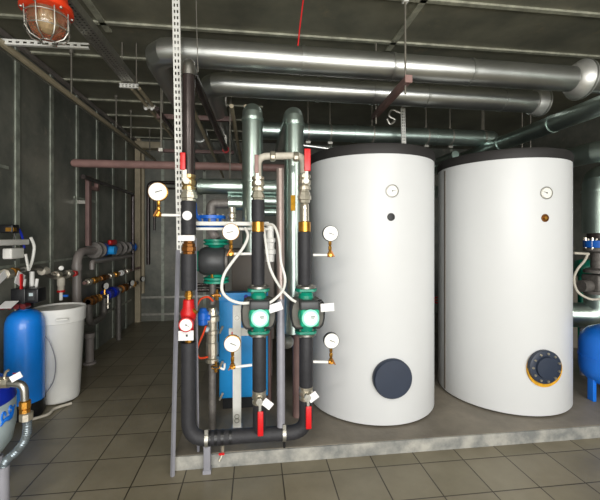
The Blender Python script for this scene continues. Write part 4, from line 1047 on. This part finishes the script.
# ================================================================== RIGHT SIDE
rx, ry = 3.07, 2.74
t = thing('expansion_vessel', 'blue domed expansion vessel on legs at the right edge', 'tank', (rx, ry, PLZ))
R = .25
MB().lathe([(0, .20), (.1, .21), (R*.75, .245), (R*.96, .30), (R, .36), (R, .57), (R*.95, .63), (R*.75, .69), (.1, .725), (0, .73)], (rx, ry, 0), (0, 0, 1), 48).build('shell', BLUET, t)
MB().ring((rx, ry, .455), (0, 0, 1), R-.004, R+.006, .018, 48).build('weld_seam', BLUET, t)
for q, a in enumerate((math.radians(176), math.radians(296), math.radians(56))):
    MB().box((rx+.205*math.cos(a), ry+.205*math.sin(a), PLZ+.111), (.062, .03, .22), rot=Matrix.Rotation(a+PI/2, 3, 'Z'), bev=.004).build('leg', BLUET, t)
# upright duct at right
ux, uy = atZ(599, 200, 3.62).x, atZ(599, 200, 3.62).y
duct('upright silver duct with domed top at the right edge', [(ux, uy, 1.53), (ux, uy, 2.09), (ux+.7, uy+.5, 2.09)], .14, GALVD, .16, [(0, .75)], group='upright silver ducts', n=3)
t = thing('flanged_valve', 'blue-ringed flanged valve under the duct at right edge', 'valve', (ux, uy, 1.4))
f = MB().lathe([(.08, 0), (.13, 0), (.13, .07), (.08, .07)], (ux, uy, 1.385), (0, 0, 1), 28).build('ring', BLUEV, t)
MB.bolt_parts(f, NICKEL, (ux, uy, 1.365), (0, 0, 1), .118, 10, .012, .12)
MB().lathe([(.1, 0), (.1, .05)], (ux, uy, 1.475), (0, 0, 1), 24).build('upper_flange', DARKP, t)
MB().lathe([(.13, 0), (.13, .03), (.07, .05), (.07, .2), (.13, .22), (.13, .25)], (ux, uy, 1.13), (0, 0, 1), 24).build('neck', CAST, t)
MB().box((ux-.01, uy-.0, 1.03), (.2, .2, .17), bev=.02).cyl((ux, uy-.1, 1.03), (ux, uy-.14, 1.03), .08, 20).cyl((ux-.1, uy, 1.0), (ux-.2, uy, 1.0), .06, 16).build('pump_body', CAST, t)
MB().lathe([(.13, 0), (.13, .03)], (ux, uy, .92), (0, 0, 1), 24).build('lower_flange', CAST, t)
duct('galvanised elbow curving left under the flanged valve', [(ux, uy, .92), (ux, uy, .70), (ux-.45, uy+.25, .68)], .125, GALVD, .26, [], group=None, n=7, name='duct_elbow')
p = atZ(574, 254, 3.4)
t = thing('drain_hose', 'pale hose curling under the valve at right edge', 'hose', p-V(0, 0, .5))
MB().tube(smooth([atZ(588, 253, 3.4), atZ(585, 260, 3.4), atZ(577, 270, 3.4), atZ(574, 280, 3.4), atZ(578, 292, 3.4), atZ(590, 299, 3.35), atZ(602, 299, 3.3)]), .011, 8).build('tube', CREAM, t)
MB().cyl(atZ(574, 253, 3.4), atZ(589, 254, 3.4), .012, 8).build('crossbar', CREAM, t)
tag(MB().cyl((ux-.12, uy+.06, PLZ), (ux-.12, uy+.06, .63), .03, 12).build('stand_pipe', GPIPE), 'grey support leg under the galvanised elbow', 'support')
# green pump behind
p = atZ(576, 268, 4.0)
tag(MB().lathe([(.05, 0), (.09, .01), (.1, .05), (.1, .12), (.07, .15), (.04, .2)], p, (.8, -.3, 0), 20).cyl(V(p.x+.06, p.y, PLZ), V(p.x+.06, p.y, p.z-.05), .03, 12).build('green_casting', GREEN), 'green round casting glimpsed behind the right tank', 'pump')
# low block wall behind right
tag(MB().box((3.85, 4.15, .54), (1.1, .15, .9)).build('block_partition', CONC), 'low rough concrete partition behind the blue vessel', 'partition')
# far back clutter: dark pipes and a red valve in the gap between tanks
p = atY(437, 300, 4.3)
t = thing('gate_valve', 'small red handwheel glimpsed in the gap between the tanks', 'valve', p)
MB().ring(p, (0, 1, 0), .03, .045, .014).box(p, (.07, .01, .012)).build('handwheel', REDCAST, t)
MB().cyl(p+V(0, .01, 0), p+V(0, .13, 0), .012, 10).build('spindle', BRASS, t)
tag(MB().cyl((p.x, 4.47, PLZ), (p.x, 4.47, 2.45), .04, 14).build('upright_pipe', DARKP), 'dark upright pipe seen in the gap between tanks', 'pipe')
p = atY(570, 200, 4.6)
tag(MB().cyl((p.x-.1, 4.6, 0), (p.x-.1, 4.6, 2.5), .03, 12).build('upright_pipe', BEIGE), 'thin pale upright pipe right of the second tank', 'pipe')

# ================================================================== LIGHT
def area(name, loc, rot, sx, sy, power, col):
    l = bpy.data.lights.new(name, 'AREA'); l.shape = 'RECTANGLE'; l.size = sx; l.size_y = sy; l.energy = power; l.color = col
    o = bpy.data.objects.new(name, l); COL.objects.link(o); o.location = loc; o.rotation_euler = rot; return o
area('assumed_doorway_light', ((DX0+DX1)/2, WF-.15, 1.4), (PI/2, 0, 0), DX1-DX0, 2.7, 560, (1.0, .985, .96))  # main light of the room, set in the assumed doorway behind the viewer
for i, (x, y) in enumerate(((-.6, -.6), (1.9, -.6))):  # unseen tube lamps, added to raise the room light
    t = thing('added_tube_lamp', ['added tube lamp for fill light behind the viewer, left', 'added tube lamp for fill light behind the viewer, right', 'added tube lamp for fill light at the back'][i], 'lamp', (x, y, H-.05), 'added fill lamps')
    MB().box((x, y, H-.03), (1.3, .14, .06), bev=.008).build('housing', WPAINT, t)
    tm = MB(); tm.cyl((x-.6, y, H-.075), (x+.6, y, H-.075), .014, 12); 
    LM = mat('added_tube_glow_%d' % i, (255, 246, 230), .4, emis=1)
    tm.build('tube', LM, t)
    area('added_tube_light', (x, y, H-.1), (0, 0, 0), 1.2, .12, (75, 75)[i], (1.0, .95, .86))

w = bpy.data.worlds.new('World'); SC.world = w; w.use_nodes = True
bg = w.node_tree.nodes['Background']; sky = w.node_tree.nodes.new('ShaderNodeTexSky')
sky.sky_type = 'HOSEK_WILKIE'; sky.turbidity = 4
w.node_tree.links.new(sky.outputs[0], bg.inputs[0]); bg.inputs[1].default_value = .5

cam = bpy.data.cameras.new('camera'); co = bpy.data.objects.new('camera', cam); COL.objects.link(co)
cam.sensor_width = 36; cam.lens = 36*F/600; cam.shift_y = -(250-HZ)/600; cam.clip_start = .05
co.location = (0, 0, EYE); co.rotation_euler = (PI/2, 0, -TH)
SC.camera = co
SC.view_settings.view_transform = 'Standard'; SC.view_settings.look = 'None'
SC.view_settings.gamma = 1; SC.view_settings.use_curve_mapping = False
SC.view_settings.exposure = -0.3
